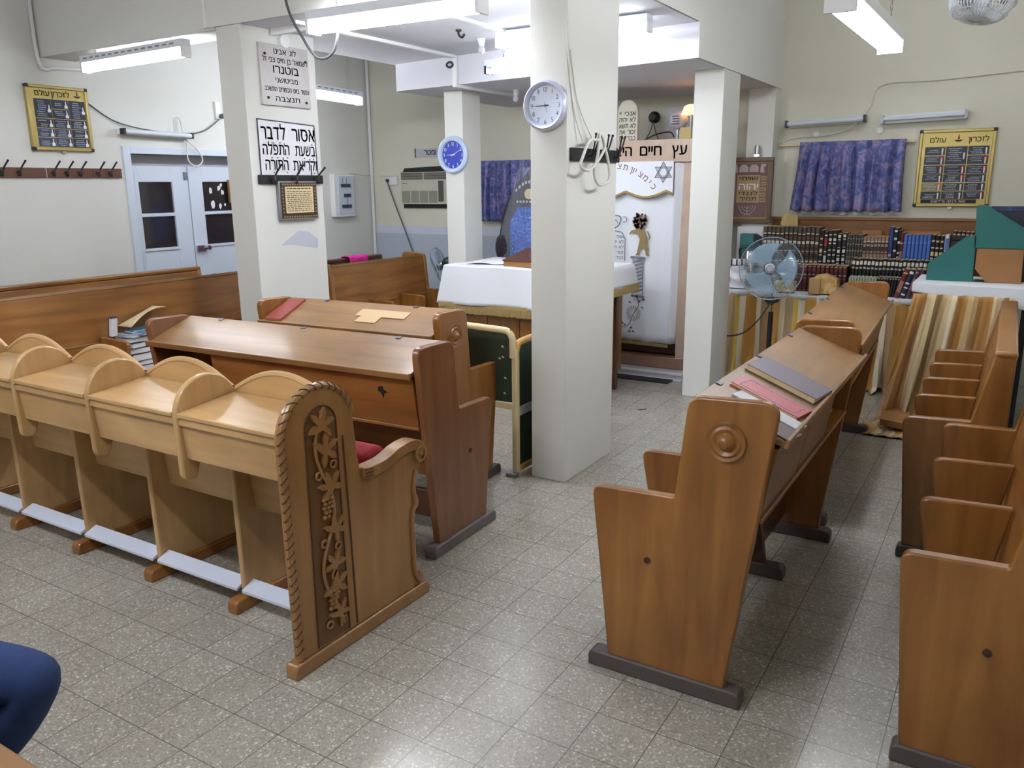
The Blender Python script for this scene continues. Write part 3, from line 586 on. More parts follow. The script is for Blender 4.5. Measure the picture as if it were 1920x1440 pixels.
# ------------------------------------------------ back wall fittings
t = thing('air_conditioner', 'old cream window air conditioner in the back wall', 'air conditioner', (-4.2, YB-.05, 1.39))
ax0, ax1 = -4.61, -3.93
part('casing', MB().box(ax0, ax1, YB-.06, YB, 1.44, 1.80), 'cream_metal' if 0 else 'white_plastic', t, .006, world=True)
plain('ac_cream', '#bfbcae', .5); t.children[0].data.materials[0] = M['ac_cream']
part('gap_strip', MB().box(ax0, ax1, YB-.02, YB, 1.395, 1.44), 'black', t, world=True, label='dark gap strip below the casing')
part('gap_strip', MB().prism([(ax0, 1.80), (ax1, 1.80), (ax1, 1.865), (ax0+.03, 1.845)], YB-.02, YB, 'xz'), 'black', t, world=True, label='dark gap strip above the casing')
s_ = MB()
for i in range(6): s_.box(ax0+.01, ax0+.32, YB-.066, YB-.058, 1.718+i*.013, 1.725+i*.013).box(ax0+.34, ax1-.02, YB-.066, YB-.058, 1.718+i*.013, 1.725+i*.013)
part('outlet_louvre', s_, 'black', t, world=True)
plain('ac_grille', '#8e8d80', .6); plain('ac_dark', '#55544a', .6)
s_ = MB()
for i in range(4): s_.box(ax0+.015+i*.13, ax0+.13+i*.13, YB-.063, YB-.058, 1.455, 1.59)
part('intake_grille', s_, 'ac_grille', t, world=True)
part('control_panel', MB().box(ax0+.54, ax0+.61, YB-.064, YB-.058, 1.47, 1.70), 'ac_dark', t, world=True)
part('badge', MB().box(ax0+.02, ax0+.09, YB-.0625, YB-.059, 1.672, 1.68), 'cable_grey', t, world=True)
t = thing('small_sign', 'small pale sign above the air conditioner', 'sign', (-4.2, YB-.01, 1.96))
part('plate', MB().box(-4.42, -3.98, YB-.012, YB, 1.965, 2.055), 'frosted', t, world=True)
part('text_line', MB().text('ומטר', .085, onback(YB-.0135), base=1.985, right=-4.13, bold=.02), 'ink', t, world=True, smooth=0)
part('end_clip', MB().box(-4.425, -4.41, YB-.016, YB, 1.96, 2.06), 'cable_grey', t, world=True)
t = thing('wall_socket', 'white double socket with black plug left of the air conditioner', 'socket', (-4.76, YB-.01, 1.65))
part('plate', MB().box(-4.84, -4.69, YB-.03, YB, 1.66, 1.755), 'white_plastic', t, .005, world=True)
cable('grey power cable hanging from the black plug to the far fan', [(-4.82, YB-.05, 1.70), (-4.79, YB-.05, 1.62), (-4.70, YB-.05, 1.4), (-4.61, YB-.05, 1.2), (-4.43, YB-.06, .8), (-4.25, YB-.15, .55), (-4.0, YB-.4, .4)], .008, 'cable_grey')
solo('plug', MB().lathe([(.012, 0), (.02, -.01), (.018, -.03), (.008, -.04)], (-4.82, YB-.03, 1.71), 'y', 12), 'black_plastic', 'black plug in the white double socket', 'plug')
cable('thin white conduit from the electric panel to the double socket', [(XL+.01, 5.82, 1.79), (XL+.01, YB-.01, 1.77), (-4.9, YB-.01, 1.765), (-4.7, YB-.01, 1.76)], .006, 'cable_white', 2)
t = thing('electric_panel', 'white electric breaker panel on the left wall', 'electric panel', (XL+.04, 5.67, 1.3))
part('box', MB().box(XL, XL+.07, 5.5, 5.83, 1.31, 1.78), 'white_plastic', t, .006, world=True)
plain('panel_face', '#c3ccd8', .35)
part('cover', MB().box(XL+.07, XL+.078, 5.56, 5.81, 1.34, 1.76), 'panel_face', t, .003, world=True)
for z_, y0, n in ((1.64, 5.6, 7), (1.53, 5.64, 5), (1.41, 5.6, 7)):
    br = MB()
    for i in range(n): br.box(XL+.078, XL+.09, y0+i*.022, y0+.018+i*.022, z_, z_+.035)
    part('breaker_row', br, 'tile_grey', t, world=True)
part('wiring_marks', MB().box(XL+.078, XL+.08, 5.69, 5.695, 1.45, 1.52).box(XL+.078, XL+.08, 5.69, 5.695, 1.68, 1.74).box(XL+.078, XL+.08, 5.63, 5.635, 1.68, 1.74), 'ink', t, world=True)
t = thing('wall_socket', 'white wall socket with grey plug above the door', 'socket', (XL+.02, 4.1, 2.2))
part('plate', MB().box(XL, XL+.03, 4.0, 4.06, 2.28, 2.44), 'white_plastic', t, .004, world=True)
part('plug', MB().lathe([(.02, 0), (.025, .03), (.012, .05)], (XL+.03, 4.05, 2.31), 'x', 12), 'cable_grey', t, world=True)
cable('white cable sagging from the memorial board to the socket above the door', [(XL+.01, 2.73, 2.33), (XL+.02, 2.95, 2.2), (XL+.06, 3.25, 2.14), (XL+.06, 3.6, 2.13), (XL+.03, 3.85, 2.17), (XL+.04, 4.02, 2.28)], .006, 'cable_grey')
cable('white flex looping down over the door frame', [(XL+.05, 3.5, 2.11), (XL+.04, 3.52, 2.25), (XL+.04, 3.58, 2.25), (XL+.05, 3.6, 2.1), (XL+.05, 3.72, 2.0), (XL+.05, 3.78, 1.9), (XL+.05, 3.7, 1.84), (XL+.05, 3.62, 1.9), (XL+.05, 3.62, 2.05)], .007, 'cable_white')
cable('thin cable on the back wall above the right hand tube lights', [(-.42, YB-.01, 1.95), (-.2, YB-.01, 2.02), (.1, YB-.02, 2.04), (.28, YB-.06, 2.1), (.4, YB-.02, 2.25), (.48, YB-.01, 2.42), (.9, YB-.01, 2.43), (1.5, YB-.01, 2.46)], .005, 'cable_white')
for lb, x_, z_ in (('round white wall fitting between the two unlit tube lights', .49, 2.06), ('square white wall fitting under the left unlit tube light', -.02, 2.05)):
    solo('wall_fitting', MB().lathe([(.028, 0), (.026, -.02), (.008, -.024)], (x_, YB, z_), 'y', 16), 'white_plastic', lb, 'fitting')
# curtains
def curtain(name, label, x0, x1, y, z0, z1, folds, amp, mat, flare=.05, sag=0, group=None, header=.12):
    t = thing(name, label, 'curtain', ((x0+x1)/2, y, z0), group=group)
    def fn(u, v):
        k = 1-v; a = amp*(.35+.65*min(1, k/.35)); ph = folds*2*PI*u+.9*math.sin(5*u)+.5*math.sin(3*k)
        return (x0+(x1-x0)*u+flare*k*(2*u-1)*(1 if u < .5 else .25)+.006*math.sin(9*u+4*k), y-amp*1.2-a*(1.6*abs(math.sin(ph/2))-.8)-.25*a*math.sin(1.7*ph+2), z0+(z1-z0)*v+.008*math.sin(ph)*k)
    part('cloth', MB().grid(fn, folds*10, 16), mat, t, world=True, solid=.003)
    return t
t = curtain('window_curtain', 'purple floral curtain on a white rail above the bookshelves', -.13, .71, YB-.05, 1.40, 1.98, 9, .05, 'purple_floral')
part('rail', MB().box(-.33, .77, YB-.03, YB-.005, 1.955, 1.975), 'cream_metal', t, world=True)
part('lace_hem', MB().grid(lambda u, v: (-.1+.82*u, YB-.03-.008*math.sin(60*u), 1.36+.05*v+.012*abs(math.sin(22*u))*(1-v)), 80, 3), 'cloth_white', t, world=True)
curtain('window_curtain', 'purple floral curtain behind the reading table', -3.5, -2.75, YB-.04, 1.27, 1.9, 9, .045, 'purple_floral', .02)
# ------------------------------------------------ pews with a reading desk on the back
END = arc_poly([(.07, .05), (0, .667), (.288, .677), (.322, 1.012), (.597, 1.022), (.478, .05)], [.0, .035, .01, .05, .05, 0])
def footmesh(y0, y1, u0=.0, u1=.535, h=.058):
    return MB().prism(arc_poly([(u0, 0), (u0, h), (u1, h), (u1, 0)], [0, .03, .03, 0]), y0, y1, 'xz')
def pew(name, label, L, loc, rz, segs, rosette=None, ndiv=2, foot='foot_wood', wend='pew_wood_z', wlen='pew_wood_y', mid=False, bolts=True, divs=None):
    t = thing(name, label, 'pew', loc, rz, )
    for y0, side in ((0, -1), (L-.036, 1)):
        e = part('end_panel', MB().prism(END, y0, y0+.036, 'xz'), wend, t, .006)
        yo = y0 if side < 0 else y0+.036
        if rosette in (side, 0):
            part('rosette', MB().lathe([(.062, yo), (.06, yo+side*.01), (.05, yo+side*.006), (.042, yo+side*.012), (.03, yo+side*.006), (.022, yo+side*.016), (.012, yo+side*.026), (.002, yo+side*.028)], (.445, 0, .885), 'y', 32), wend, e)
        if bolts: part('bolt', MB().lathe([(.011, yo), (.011, yo+side*.004), (.003, yo+side*.005)], (.205, 0, .44), 'y', 12), 'brown_dark', e)
        part('foot', footmesh(y0-.012, y0+.05), foot, t, .006)
    for yy in (divs or [L*(i+1)/(ndiv+1) for i in range(ndiv)]):
        part('divider', MB().prism(arc_poly([(.05, .40), (.0, .667), (.295, .677), (.28, .40)], [0, .035, 0, 0]), yy-.014, yy+.014, 'xz'), wend, t, .005)
    part('seat', MB().box(.035, .305, .037, L-.037, .40, .425), wlen, t, .005)
    part('backrest', MB().hexa([(.268, .037, .30), (.287, .037, .30), (.287, L-.037, .30), (.268, L-.037, .30), (.325, .037, .985), (.345, .037, .985), (.345, L-.037, .985), (.325, L-.037, .985)]), wlen, t, .005)
    D = MB().prism([(.322, .985), (.61, .878), (.617, .897), (.326, 1.005)], .038, L-.038, 'xz').prism([(.603, .882), (.617, .878), (.624, .908), (.612, .912)], .03, L-.03, 'xz')
    dk = part('desk_top', D, 'desk_wood', t, .003)
    n = max(2, int(L/.45))
    for i in range(n):
        yy = L*(i+.5)/n; part('hinge', MB().prism([(.33, 1.005), (.348, .9985), (.349, 1.0005), (.331, 1.007)], yy-.014, yy+.014, 'xz'), 'tile_grey', dk)
    part('desk_bottom', MB().box(.29, .558, .037, L-.037, .63, .645), wlen, t, .003)
    y = .037; W = L-.074
    for fr_, kind in segs:
        y1 = y+W*fr_
        if kind:
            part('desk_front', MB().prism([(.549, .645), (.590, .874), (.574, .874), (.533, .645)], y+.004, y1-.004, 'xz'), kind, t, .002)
        if y1 < L-.05: part('desk_partition', MB().prism([(.32, .645), (.54, .645), (.58, .88), (.345, .96)], y1-.009, y1+.009, 'xz'), wlen, t)
        y = y1
    part('stretcher', MB().box(.30, .325, .037, L-.037, .10, .24), 'dark_wood_y', t, .003)
    part('rail', MB().box(.06, .085, .037, L-.037, .33, .40), 'dark_wood_y', t, .003)
    if mid:
        part('middle_leg', MB().prism([(.10, .05), (.07, .40), (.30, .40), (.36, .05)], L*mid-.015, L*mid+.015, 'xz'), 'dark_wood_y', t)
        part('foot', footmesh(L*mid-.03, L*mid+.03, .05, .44), foot, t, .006)
    return t
wood('desk_wood', '#7b5832', '#8a653a', '#977245', 'y', rough=.42, coat=.2)
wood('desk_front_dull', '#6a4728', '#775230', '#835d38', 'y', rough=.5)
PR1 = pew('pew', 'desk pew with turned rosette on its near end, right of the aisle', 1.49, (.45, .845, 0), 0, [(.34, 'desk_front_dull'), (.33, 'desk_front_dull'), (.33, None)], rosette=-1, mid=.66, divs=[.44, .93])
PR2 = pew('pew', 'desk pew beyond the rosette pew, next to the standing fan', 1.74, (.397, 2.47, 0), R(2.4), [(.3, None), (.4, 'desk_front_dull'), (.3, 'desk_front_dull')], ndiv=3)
PL1 = pew('pew', 'long reddish desk pew with a splintered hole in its front, behind the carved stalls', 1.76, (-2.289, 1.695, 0), R(-88.2), [(.26, None), (.74, 'red_wood_y')], wend='red_wood_z', foot='foot_worn', ndiv=2, mid=.5)
PL1.scale = (1, 1, .962)
PL2 = pew('pew', 'shorter desk pew with a worn desk top between the two front columns', 1.25, (-2.129, 2.30, 0), R(-87.5), [(.5, 'pew_wood_y'), (.5, 'pew_wood_y')], rosette=1, ndiv=1)
PW1 = pew('pew', 'long desk pew facing the room in front of the left wall bench', 3.7, (-3.325, 3.37, 0), R(180.6), [(.5, 'pew_wood_y'), (.5, 'pew_wood_y')], divs=[.45+.62*i for i in range(0, 5)], ndiv=4)
PW2 = pew('pew', 'desk pew behind the left column in front of the pink cloth', 1.33, (-2.98, 4.88, 0), R(180), [(.5, 'pew_wood_y'), (.5, 'pew_wood_y')], ndiv=2)
# hole and scars on the reddish pew
F_ = lambda u, z: (.549+(z-.645)*.179+.0015, u, z)
h = MB().flat([(1.53, .822), (1.555, .828), (1.56, .81), (1.58, .80), (1.558, .79), (1.55, .765), (1.542, .792), (1.525, .802)], F_)
part('splintered_hole', h, 'black', PL1, label='dark splintered hole')
plain('worn_patch', '#b89a72', .5)
part('worn_patch', MB().prism([(.40, .9805), (.47, .9545), (.4705, .9555), (.4005, .9815)], .62, .95, 'xz').prism([(.47, .9545), (.53, .932), (.5305, .933), (.4705, .9555)], .66, .80, 'xz'), 'worn_patch', PL2, label='pale worn patch on the desk top')
# ------------------------------------------------ wall benches (no desk)
BEND = arc_poly([(.05, .05), (0, .65), (.258, .66), (.318, .955), (.392, .955), (.392, .05)], [0, .035, .01, .012, .025, 0])
def bench(name, label, L, loc, rz, divs, wl='pew_wood_y', we='pew_wood_z', H=0):
    t = thing(name, label, 'bench', loc, rz)
    for y0 in (0, L-.04):
        part('end_panel', MB().prism(BEND, y0, y0+.04, 'xz'), we, t, .006); part('foot', footmesh(y0-.01, y0+.05, .03, .42), 'foot_wood', t, .006)
        if y0 == 0: part('bolt', MB().lathe([(.011, 0), (.011, -.004), (.003, -.005)], (.235, 0, .41), 'y', 12), 'brown_dark', t)
    for yy in divs:
        part('divider', MB().prism(arc_poly([(.045, .40), (0, .65), (.265, .66), (.22, .40)], [0, .035, 0, 0]), yy-.016, yy+.016, 'xz'), we, t, .006)
    part('seat', MB().box(.03, .30, .041, L-.041, .39, .415), wl, t, .005)
    part('backrest', MB().hexa([(.21, .041, .30), (.24, .041, .30), (.24, L-.041, .30), (.21, L-.041, .30), (.315, .041, .93), (.34, .041, .93), (.34, L-.041, .93), (.315, L-.041, .93)]), wl, t, .004)
    part('top_rail', MB().box(.312, .395, .0, L, .93, .965), wl, t, .01)
    part('rail', MB().box(.05, .075, .041, L-.041, .31, .39), 'dark_wood_y', t)
    return t
B1 = bench('bench', 'bench against the right wall nearest the camera, with four arm panels in view', 1.46, (1.394, .842, 0), 0, [.48, .93])
B2 = bench('bench', 'bench against the right wall beyond the nearest one, ending at the striped drape', 1.72, (1.235, 2.31, 0), R(.3), [.46, .86, 1.27], )
B3 = bench('bench', 'long bench with a moulded top rail in front of the white double door', 3.7, (-4.30, 3.30, 0), R(180), [.6, 1.2, 1.8, 2.4, 3.0])
B4 = bench('bench', 'dark bench draped with a pink cloth under the electric panel', 1.3, (-3.68, 5.05, 0), R(180), [.6], 'dark_wood_y', 'dark_wood_y')
solo('wooden_box', MB().prism([(.93, 4.27), (1.10, 4.22), (1.08, 4.80), (.89, 4.72)], .055, .10, 'xy'), 'tan_board', 'flat brown board lying on the crumpled striped cloth by the far right bench', 'board', bevel=.004)
pk = MB().grid(lambda u, v: (-4.085+.14*max(0, min(1, (v*1.0-.3)/.4)) - .02*math.sin(9*u)*(0 if .3 < v < .7 else .3), 4.52+.27*u+.012*math.sin(7*v), .968+.012*math.sin(PI*max(0, min(1, (v-.25)/.5)))-(max(0, .3-v)+max(0, v-.7))*.5+.004*math.sin(14*u)), 14, 18)
solo('pink_cloth', pk, 'pink', 'bright pink cloth hung over the dark bench back', 'cloth', solid=.004)
# ------------------------------------------------ carved stalls
t = thing('stall_row', 'row of pale carved stalls with red seats and arched tops in the left foreground', 'stall', (-.36, .25, 0))
X0 = -.378; SP = .534; NS = 5
PART = arc_poly([(.49, .05), (.482, .668), (.345, .668), (.325, .60), (.268, .615)]+[(.40+.137*math.cos(PI-j*PI*.94/14), .85+.135*math.sin(PI-j*PI*.94/14)) for j in range(15)]+[(.60, .655), (.93, .635), (.95, .57), (.90, .42), (.92, .05)], [0, .03, .02, .03, .03]+[0]*15+[.03, .03, .02, .06, 0], 6)
px_ = [X0-.534*i for i in range(NS+1)]
for i, x in enumerate(px_):
    if i: part('partition', MB().prism(PART, x-.014, x+.014, 'yz'), 'stall_wood_z', t, .006, world=True)
    y0 = .228 if i == 0 else .425
    part('foot', MB().prism(arc_poly([(y0, 0), (y0, .055), (.975, .055), (.975, 0)], [0, .035, .03, 0]), x-.028, x+.028, 'yz'), 'stall_end_wood' if i == 0 else 'pew_wood_y', t, .006, world=True)
for i in range(NS):
    a, b = px_[i+1]+.015, px_[i]-.015
    part('desk_front', MB().hexa([(a, .29, .69), (b, .29, .69), (b, .308, .69), (a, .308, .69), (a, .275, .85), (b, .275, .85), (b, .293, .85), (a, .293, .85)]), 'stall_wood_x', t, .002, world=True)
    part('desk_bottom', MB().box(a, b, .30, .56, .685, .70), 'stall_wood_x', t, world=True)
    ld = part('desk_lid', MB().prism([(.262, .850), (.262, .868), (.522, .892), (.522, .874)], a, b, 'yz'), 'stall_wood_x', t, .004, world=True)
    part('lid_lip', MB().box(a, b, .268, .276, .822, .85), 'stall_wood_x', ld, .002, world=True)
    part('hinge_pin', MB().ball((a+.006, .262, .852), .006, 8), 'gold', ld, world=True)
    W = b-a; n = 18
    top = [(a+W*j/n, .862+.12*math.sin(PI*(.10+.80*j/n))-.004) for j in range(n+1)]
    part('arched_back', MB().prism([(a, .70)]+top+[(b, .70)], .525, .548, 'xz'), 'stall_wood_x', t, .003, world=True)
    ml = MB().tube([(p[0], .536, p[1]+.004) for p in top], .014, 8); part('arch_moulding', ml, 'stall_wood_x', t, world=True)
    part('back_board', MB().hexa([(a, .575, .40), (b, .575, .40), (b, .593, .40), (a, .593, .40), (a, .535, .70), (b, .535, .70), (b, .553, .70), (a, .553, .70)]), 'stall_wood_x', t, .002, world=True)
    part('seat_cushion', MB().prism(arc_poly([(.70, .35), (.70, .655), (.82, .685), (.87, .40)], .05), a+.03, b-.03, 'yz'), 'red_cushion', t, .02, world=True, label='red upholstered tip-up seat')
    part('foot_bar', MB().hexa([(a, .468, .075), (b, .468, .075), (b, .53, .10), (a, .53, .10), (a, .468, .088), (b, .468, .088), (b, .53, .113), (a, .53, .113)]), 'bar_white', t, .002, world=True, label='pale blue white foot bar') if 'bar_white' in M or plain('bar_white', '#c6ccdc', .45) else None
ya, yb, zc = .248, .585, .835
arch = [(.417+.168*math.cos(q), zc+.165*math.sin(q)) for q in [PI-PI*j/16 for j in range(17)]]
arm = [(.597, .70), (.605, .655), (.66, .645), (.74, .645), (.82, .668), (.90, .672), (.96, .65), (.975, .60), (.955, .56), (.93, .545), (.915, .47), (.925, .40), (.905, .36), (.91, .12), (.94, .055)]
EP = [(.262, .055)]+arch+arm
ep = part('end_panel', MB().prism(EP, -.395, -.36, 'yz'), 'stall_end_wood', t, .004, world=True)
# rope moulding
path = [Vector((-.365, .262-.012*j/14, .06+.775*j/14)) for j in range(15)]+[Vector((-.365, *p)) for p in arch[1:-1]]
rope = MB().tube(path, .0115, 8); part('rope_moulding', rope, 'stall_end_wood', ep, world=True)
acc = 0
L_ = sum((path[i+1]-path[i]).length for i in range(len(path)-1)); bands = MB()
def at_(s):
    for i in range(len(path)-1):
        l = (path[i+1]-path[i]).length
        if s <= l or i == len(path)-2: return path[i]+(path[i+1]-path[i])*(s/l), (path[i+1]-path[i]).normalized()
        s -= l
for k in range(1, 38):
    p, dr = at_(k*L_/38.5); sd = Vector((1, 0, 0)); nrm = dr.cross(sd)
    pts = [p+sd*.0122*math.cos(q)+nrm*.0122*math.sin(q)+dr*.012*math.sin(q+.8) for q in [j*PI/5 for j in range(10)]]
    bands.tube(pts, .0028, 4, True)
part('rope_groove', bands, 'stall_groove', ep, world=True)
rec = [(.345, .065), (.352, .86)]+[(.424+.072*math.cos(q), .86+.07*math.sin(q)) for q in [PI-PI*j/12 for j in range(1, 12)]]+[(.496, .86), (.502, .065)]
part('carved_field', MB().prism(rec, -.3605, -.3585, 'yz'), 'stall_field', ep, world=True)
part('groove', MB().tube([(-.3585, *p) for p in rec], .0035, 6), 'stall_groove', ep, world=True)
part('groove', MB().tube([(-.3585, .545, .065), (-.3585, .535, .5), (-.3585, .525, .80)], .003, 6), 'stall_groove', ep, world=True)
cv = MB()
def leaf(cy, cz, s, a0):
    pts = []
    for k in range(5):
        a = a0+(k-2)*R(62); pts += [(cy+.3*s*math.cos(a-R(31)), cz+.3*s*math.sin(a-R(31))), (cy+.72*s*math.cos(a-R(14)), cz+.72*s*math.sin(a-R(14))), (cy+s*math.cos(a), cz+s*math.sin(a)), (cy+.72*s*math.cos(a+R(14)), cz+.72*s*math.sin(a+R(14)))]
    cv.prism(pts, -.3585, -.346, 'yz')
for cy, cz, s, a in ((.42, .865, .05, 1.3), (.43, .775, .052, .4), (.445, .64, .048, 1.9), (.455, .48, .045, .7), (.44, .35, .045, 2.2), (.44, .27, .05, -.6), (.45, .16, .042, .9)): leaf(cy, cz, s*1.25, a)
part('carved_leaf', cv, 'stall_carved', ep, world=True)
vn = MB().tube([(-.352, .42+.035*math.sin(z_*14), z_) for z_ in [.10+.8*j/60 for j in range(61)]], .006, 6)
part('carved_vine', vn, 'stall_carved', ep, world=True)
for cz in (.565, .22):
    gr = MB()
    for j in range(5):
        for k in range(3 if j < 3 else 2): gr.ball((-.352, .425+.017*(k-1)+.006*(j % 2), cz+.034-.016*j), .009, 8)
    part('carved_grapes', gr, 'stall_carved', ep, world=True)
cu = MB()
for cy, cz in ((.395, .69), (.465, .715), (.40, .44), (.465, .41), (.40, .13), (.47, .12)): cu.tube([(-.353, cy+.013*math.cos(q), cz+.013*math.sin(q)) for q in [j*PI/6 for j in range(12)]], .005, 6, True)
part('carved_curl', cu, 'stall_carved', ep, world=True)
ar = [(.615, .64), (.66, .636), (.74, .64), (.82, .662), (.90, .668), (.955, .648), (.972, .605), (.95, .575), (.925, .595), (.94, .62)]
sp_ = spline([(-.377, a, b) for a, b in ar], 5)
part('armrest', MB().prism([(p[1], p[2]+.012) for p in sp_[:36]]+[(p[1], p[2]-.03) for p in sp_[:30]][::-1], -.405, -.345, 'yz'), 'stall_end_wood', ep, .006, world=True)
part('scroll', MB().lathe([(.034, -.408), (.036, -.40), (.036, -.35), (.034, -.342), (.024, -.342), (.022, -.346), (.012, -.346), (.010, -.34), (.002, -.339)], (0, .945, .612), 'x', 20), 'stall_end_wood', ep, world=True)
gg = MB()
for j in range(3): gg.tube([(-.3445, .617, .618+j*.014), (-.3445, .66, .614+j*.014)], .0025, 5)
part('groove', gg, 'stall_groove', ep, world=True)
part('post_carving', MB().tube(spline([(-.357, .92, .55), (-.356, .90, .48), (-.352, .905, .42), (-.356, .885, .36), (-.357, .885, .2), (-.354, .89, .12), (-.352, .915, .07)], 5), .009, 6).ball((-.357, .912, .42), (.012, .014, .03)).ball((-.357, .92, .09), (.012, .016, .03)), 'stall_carved', ep, world=True)
# ------------------------------------------------ green board screen
t = thing('green_screen', 'green board panels in a cream tubular frame behind the front column', 'screen', (-.76, 2.42, 0))
fr = MB().tube(spline([(-1.35, 2.335, .868), (-.95, 2.335, .856), (-.825, 2.335, .852), (-.79, 2.335, .842), (-.77, 2.335, .815), (-.765, 2.335, .775), (-.765, 2.335, .70)], 5), .02, 10)
part('frame_tube', fr, 'cream_metal', t, world=True)
part('frame_tube', MB().box(-1.35, -.765, 2.32, 2.35, .40, .44), 'cream_metal', t, .006, world=True)
part('panel', MB().box(-1.35, -.775, 2.33, 2.34, .44, .86), 'green_board', t, world=True)
sc_ = MB()
for x_, z_ in ((-.83, .76), (-.85, .69), (-.83, .70), (-.815, .58), (-.82, .49)): sc_.flat([(x_-.01, z_), (x_, z_+.008), (x_+.012, z_-.004), (x_, z_-.006)], lambda a, b: (a, 2.329, b))
part('scuff', sc_, 'cream_metal', t, world=True)
part('post', MB().box(-.772, -.735, 2.325, 2.36, .02, .75), 'cream_metal', t, .008, world=True)
part('frame_tube', MB().tube(spline([(-.753, 2.342, .70), (-.753, 2.36, .765), (-.753, 2.42, .785), (-.753, 2.7, .79), (-.753, 2.95, .79)], 5), .02, 10), 'cream_joint', t, world=True)
part('panel', MB().box(-.758, -.748, 2.36, 2.97, .06, .78), 'green_board', t, world=True, label='dark green side panel')
part('rail', MB().box(-.765, -.738, 2.36, 2.97, .36, .41), 'frosted', t, world=True)
part('rail', MB().box(-.772, -.735, 2.36, 2.97, .025, .06), 'cream_joint', t, .004, world=True)
part('foot', MB().box(-.80, -.735, 2.30, 2.345, 0, .022), 'grey_metal', t, .004, world=True)
# ------------------------------------------------ reading table (bimah)
t = thing('reading_table', 'large wooden reading table under the white fringed cloth', 'table', (-1.74, 4.4, 0))
part('table_top', MB().box(-2.38, -1.1, 3.98, 4.72, .97, .995), 'pew_wood_x', t, .004, world=True)
for i in range(4): part('front_panel', MB().box(-2.34+i*.305, -2.04+i*.305, 4.02, 4.04, .14, .97), 'pew_wood_z', t, .004, world=True)
part('side_panel', MB().box(-1.14, -1.12, 4.05, 4.64, .14, .97), 'pew_wood_z', t, world=True); part('side_panel', MB().box(-2.36, -2.34, 4.05, 4.64, .14, .97), 'pew_wood_z', t, world=True)
for x_ in (-2.36, -1.155):
    for y_ in (4.01, 4.48): part('leg', MB().box(x_, x_+.055, y_, y_+.055, 0, .97), 'dark_wood_x', t, .006, world=True)
part('plinth', MB().box(-2.32, -1.16, 4.03, 4.05, .06, .15), 'brown_dark', t, world=True)
t = thing('tablecloth', 'white fringed cloth draped over the reading table', 'tablecloth', (-1.74, 4.35, 1.0))
cx0, cx1, cy0, cy1 = -2.41, -1.07, 3.95, 4.75
def clo(u, v):
    # unfold: front and side overhang
    U = -.30+u*(cx1-cx0+.30+.17); V = -.31+v*(cy1-cy0+.31+.1)
    x = cx0+max(0, min(cx1-cx0, U)); y = cy0+max(0, min(cy1-cy0, V)); z = 1.012
    dl = max(0, -U); dr_ = max(0, U-(cx1-cx0)); df = max(0, -V); db = max(0, V-(cy1-cy0))
    z -= max(dl, dr_, df, db)*1.0
    x -= .22*dl; x += .2*dr_; y -= .09*df+.012*math.sin(9*x+2)*min(1, df*6)+.05*df*math.sin(4*x); y += .1*db
    z += .003*math.sin(11*x)*math.sin(9*y)
    return (x, y, z)
part('cloth', MB().grid(clo, 60, 44), 'cloth_white', t, world=True, solid=.004)
def fringe(mb, p0, p1, n, l, wob=.006):
    p0, p1 = Vector(p0), Vector(p1)
    d_ = (p1-p0)/n
    for i in range(n):
        a = p0+d_*i; q = .006*math.sin(i*.35)
        mb.tube([a+Vector((0, -.004+q, 0)), a+Vector((0, -.006+q*1.4, -l*(.85+.15*random.random())))], [.0065, .005], 5)
fg = MB().grid(lambda u, v: (-2.44+1.42*u, 3.918+.012*math.sin(9*(-2.44+1.42*u)+2)-.0155*math.sin(4*(-2.44+1.42*u)), .715-.035*v), 40, 2)
fringe(fg, (-2.44, 3.917, .69), (-1.02, 3.917, .69), 120, .06)
part('fringe', fg, 'fringe', t, world=True, label='gold fringe along the front hem')
fg = MB().grid(lambda u, v: (-1.036+.006*v, 3.93+.85*u, .855-.035*v), 10, 2)
for i in range(70): fg.tube([(-1.034, 3.93+i*.012, .83), (-1.03, 3.93+i*.012, .79)], .005, 5)
part('fringe', fg, 'fringe', t, world=True, label='gold fringe along the right hem')
t = thing('book', 'large brown book lying on the reading table beside the front column', 'book', (-1.7, 4.2, 1.015))
part('cover', MB().hexa([(-1.89, 4.02, 1.06), (-1.42, 4.02, 1.06), (-1.42, 4.42, 1.13), (-1.89, 4.42, 1.13), (-1.89, 4.02, 1.068), (-1.42, 4.02, 1.068), (-1.42, 4.42, 1.138), (-1.89, 4.42, 1.138)]), 'book_brown', t, .002, world=True)
part('page_block', MB().hexa([(-1.88, 4.03, 1.016), (-1.43, 4.03, 1.016), (-1.43, 4.41, 1.016), (-1.88, 4.41, 1.016), (-1.88, 4.03, 1.06), (-1.43, 4.03, 1.06), (-1.43, 4.41, 1.128), (-1.88, 4.41, 1.128)]), 'tan_board', t, world=True)
em = MB()
for k in range(5): em.tube([(-1.72+k*.055+.018*math.cos(q), 4.2+.03*math.sin(q), 1.0915+.0052*math.sin(q)+.008) for q in [j*PI/5 for j in range(10)]], .002, 4, True)
part('embossing', em, 'marble_brown', t, world=True)
solo('folded_cloth', MB().grid(lambda u, v: (-2.27+.42*u, 4.08+.2*v+.06*u, 1.018+.012*abs(math.sin(5*u+3*v))+.006*math.sin(11*v)), 12, 8), 'paper', 'crumpled white cloth on the reading table near its left end', 'cloth', solid=.006)
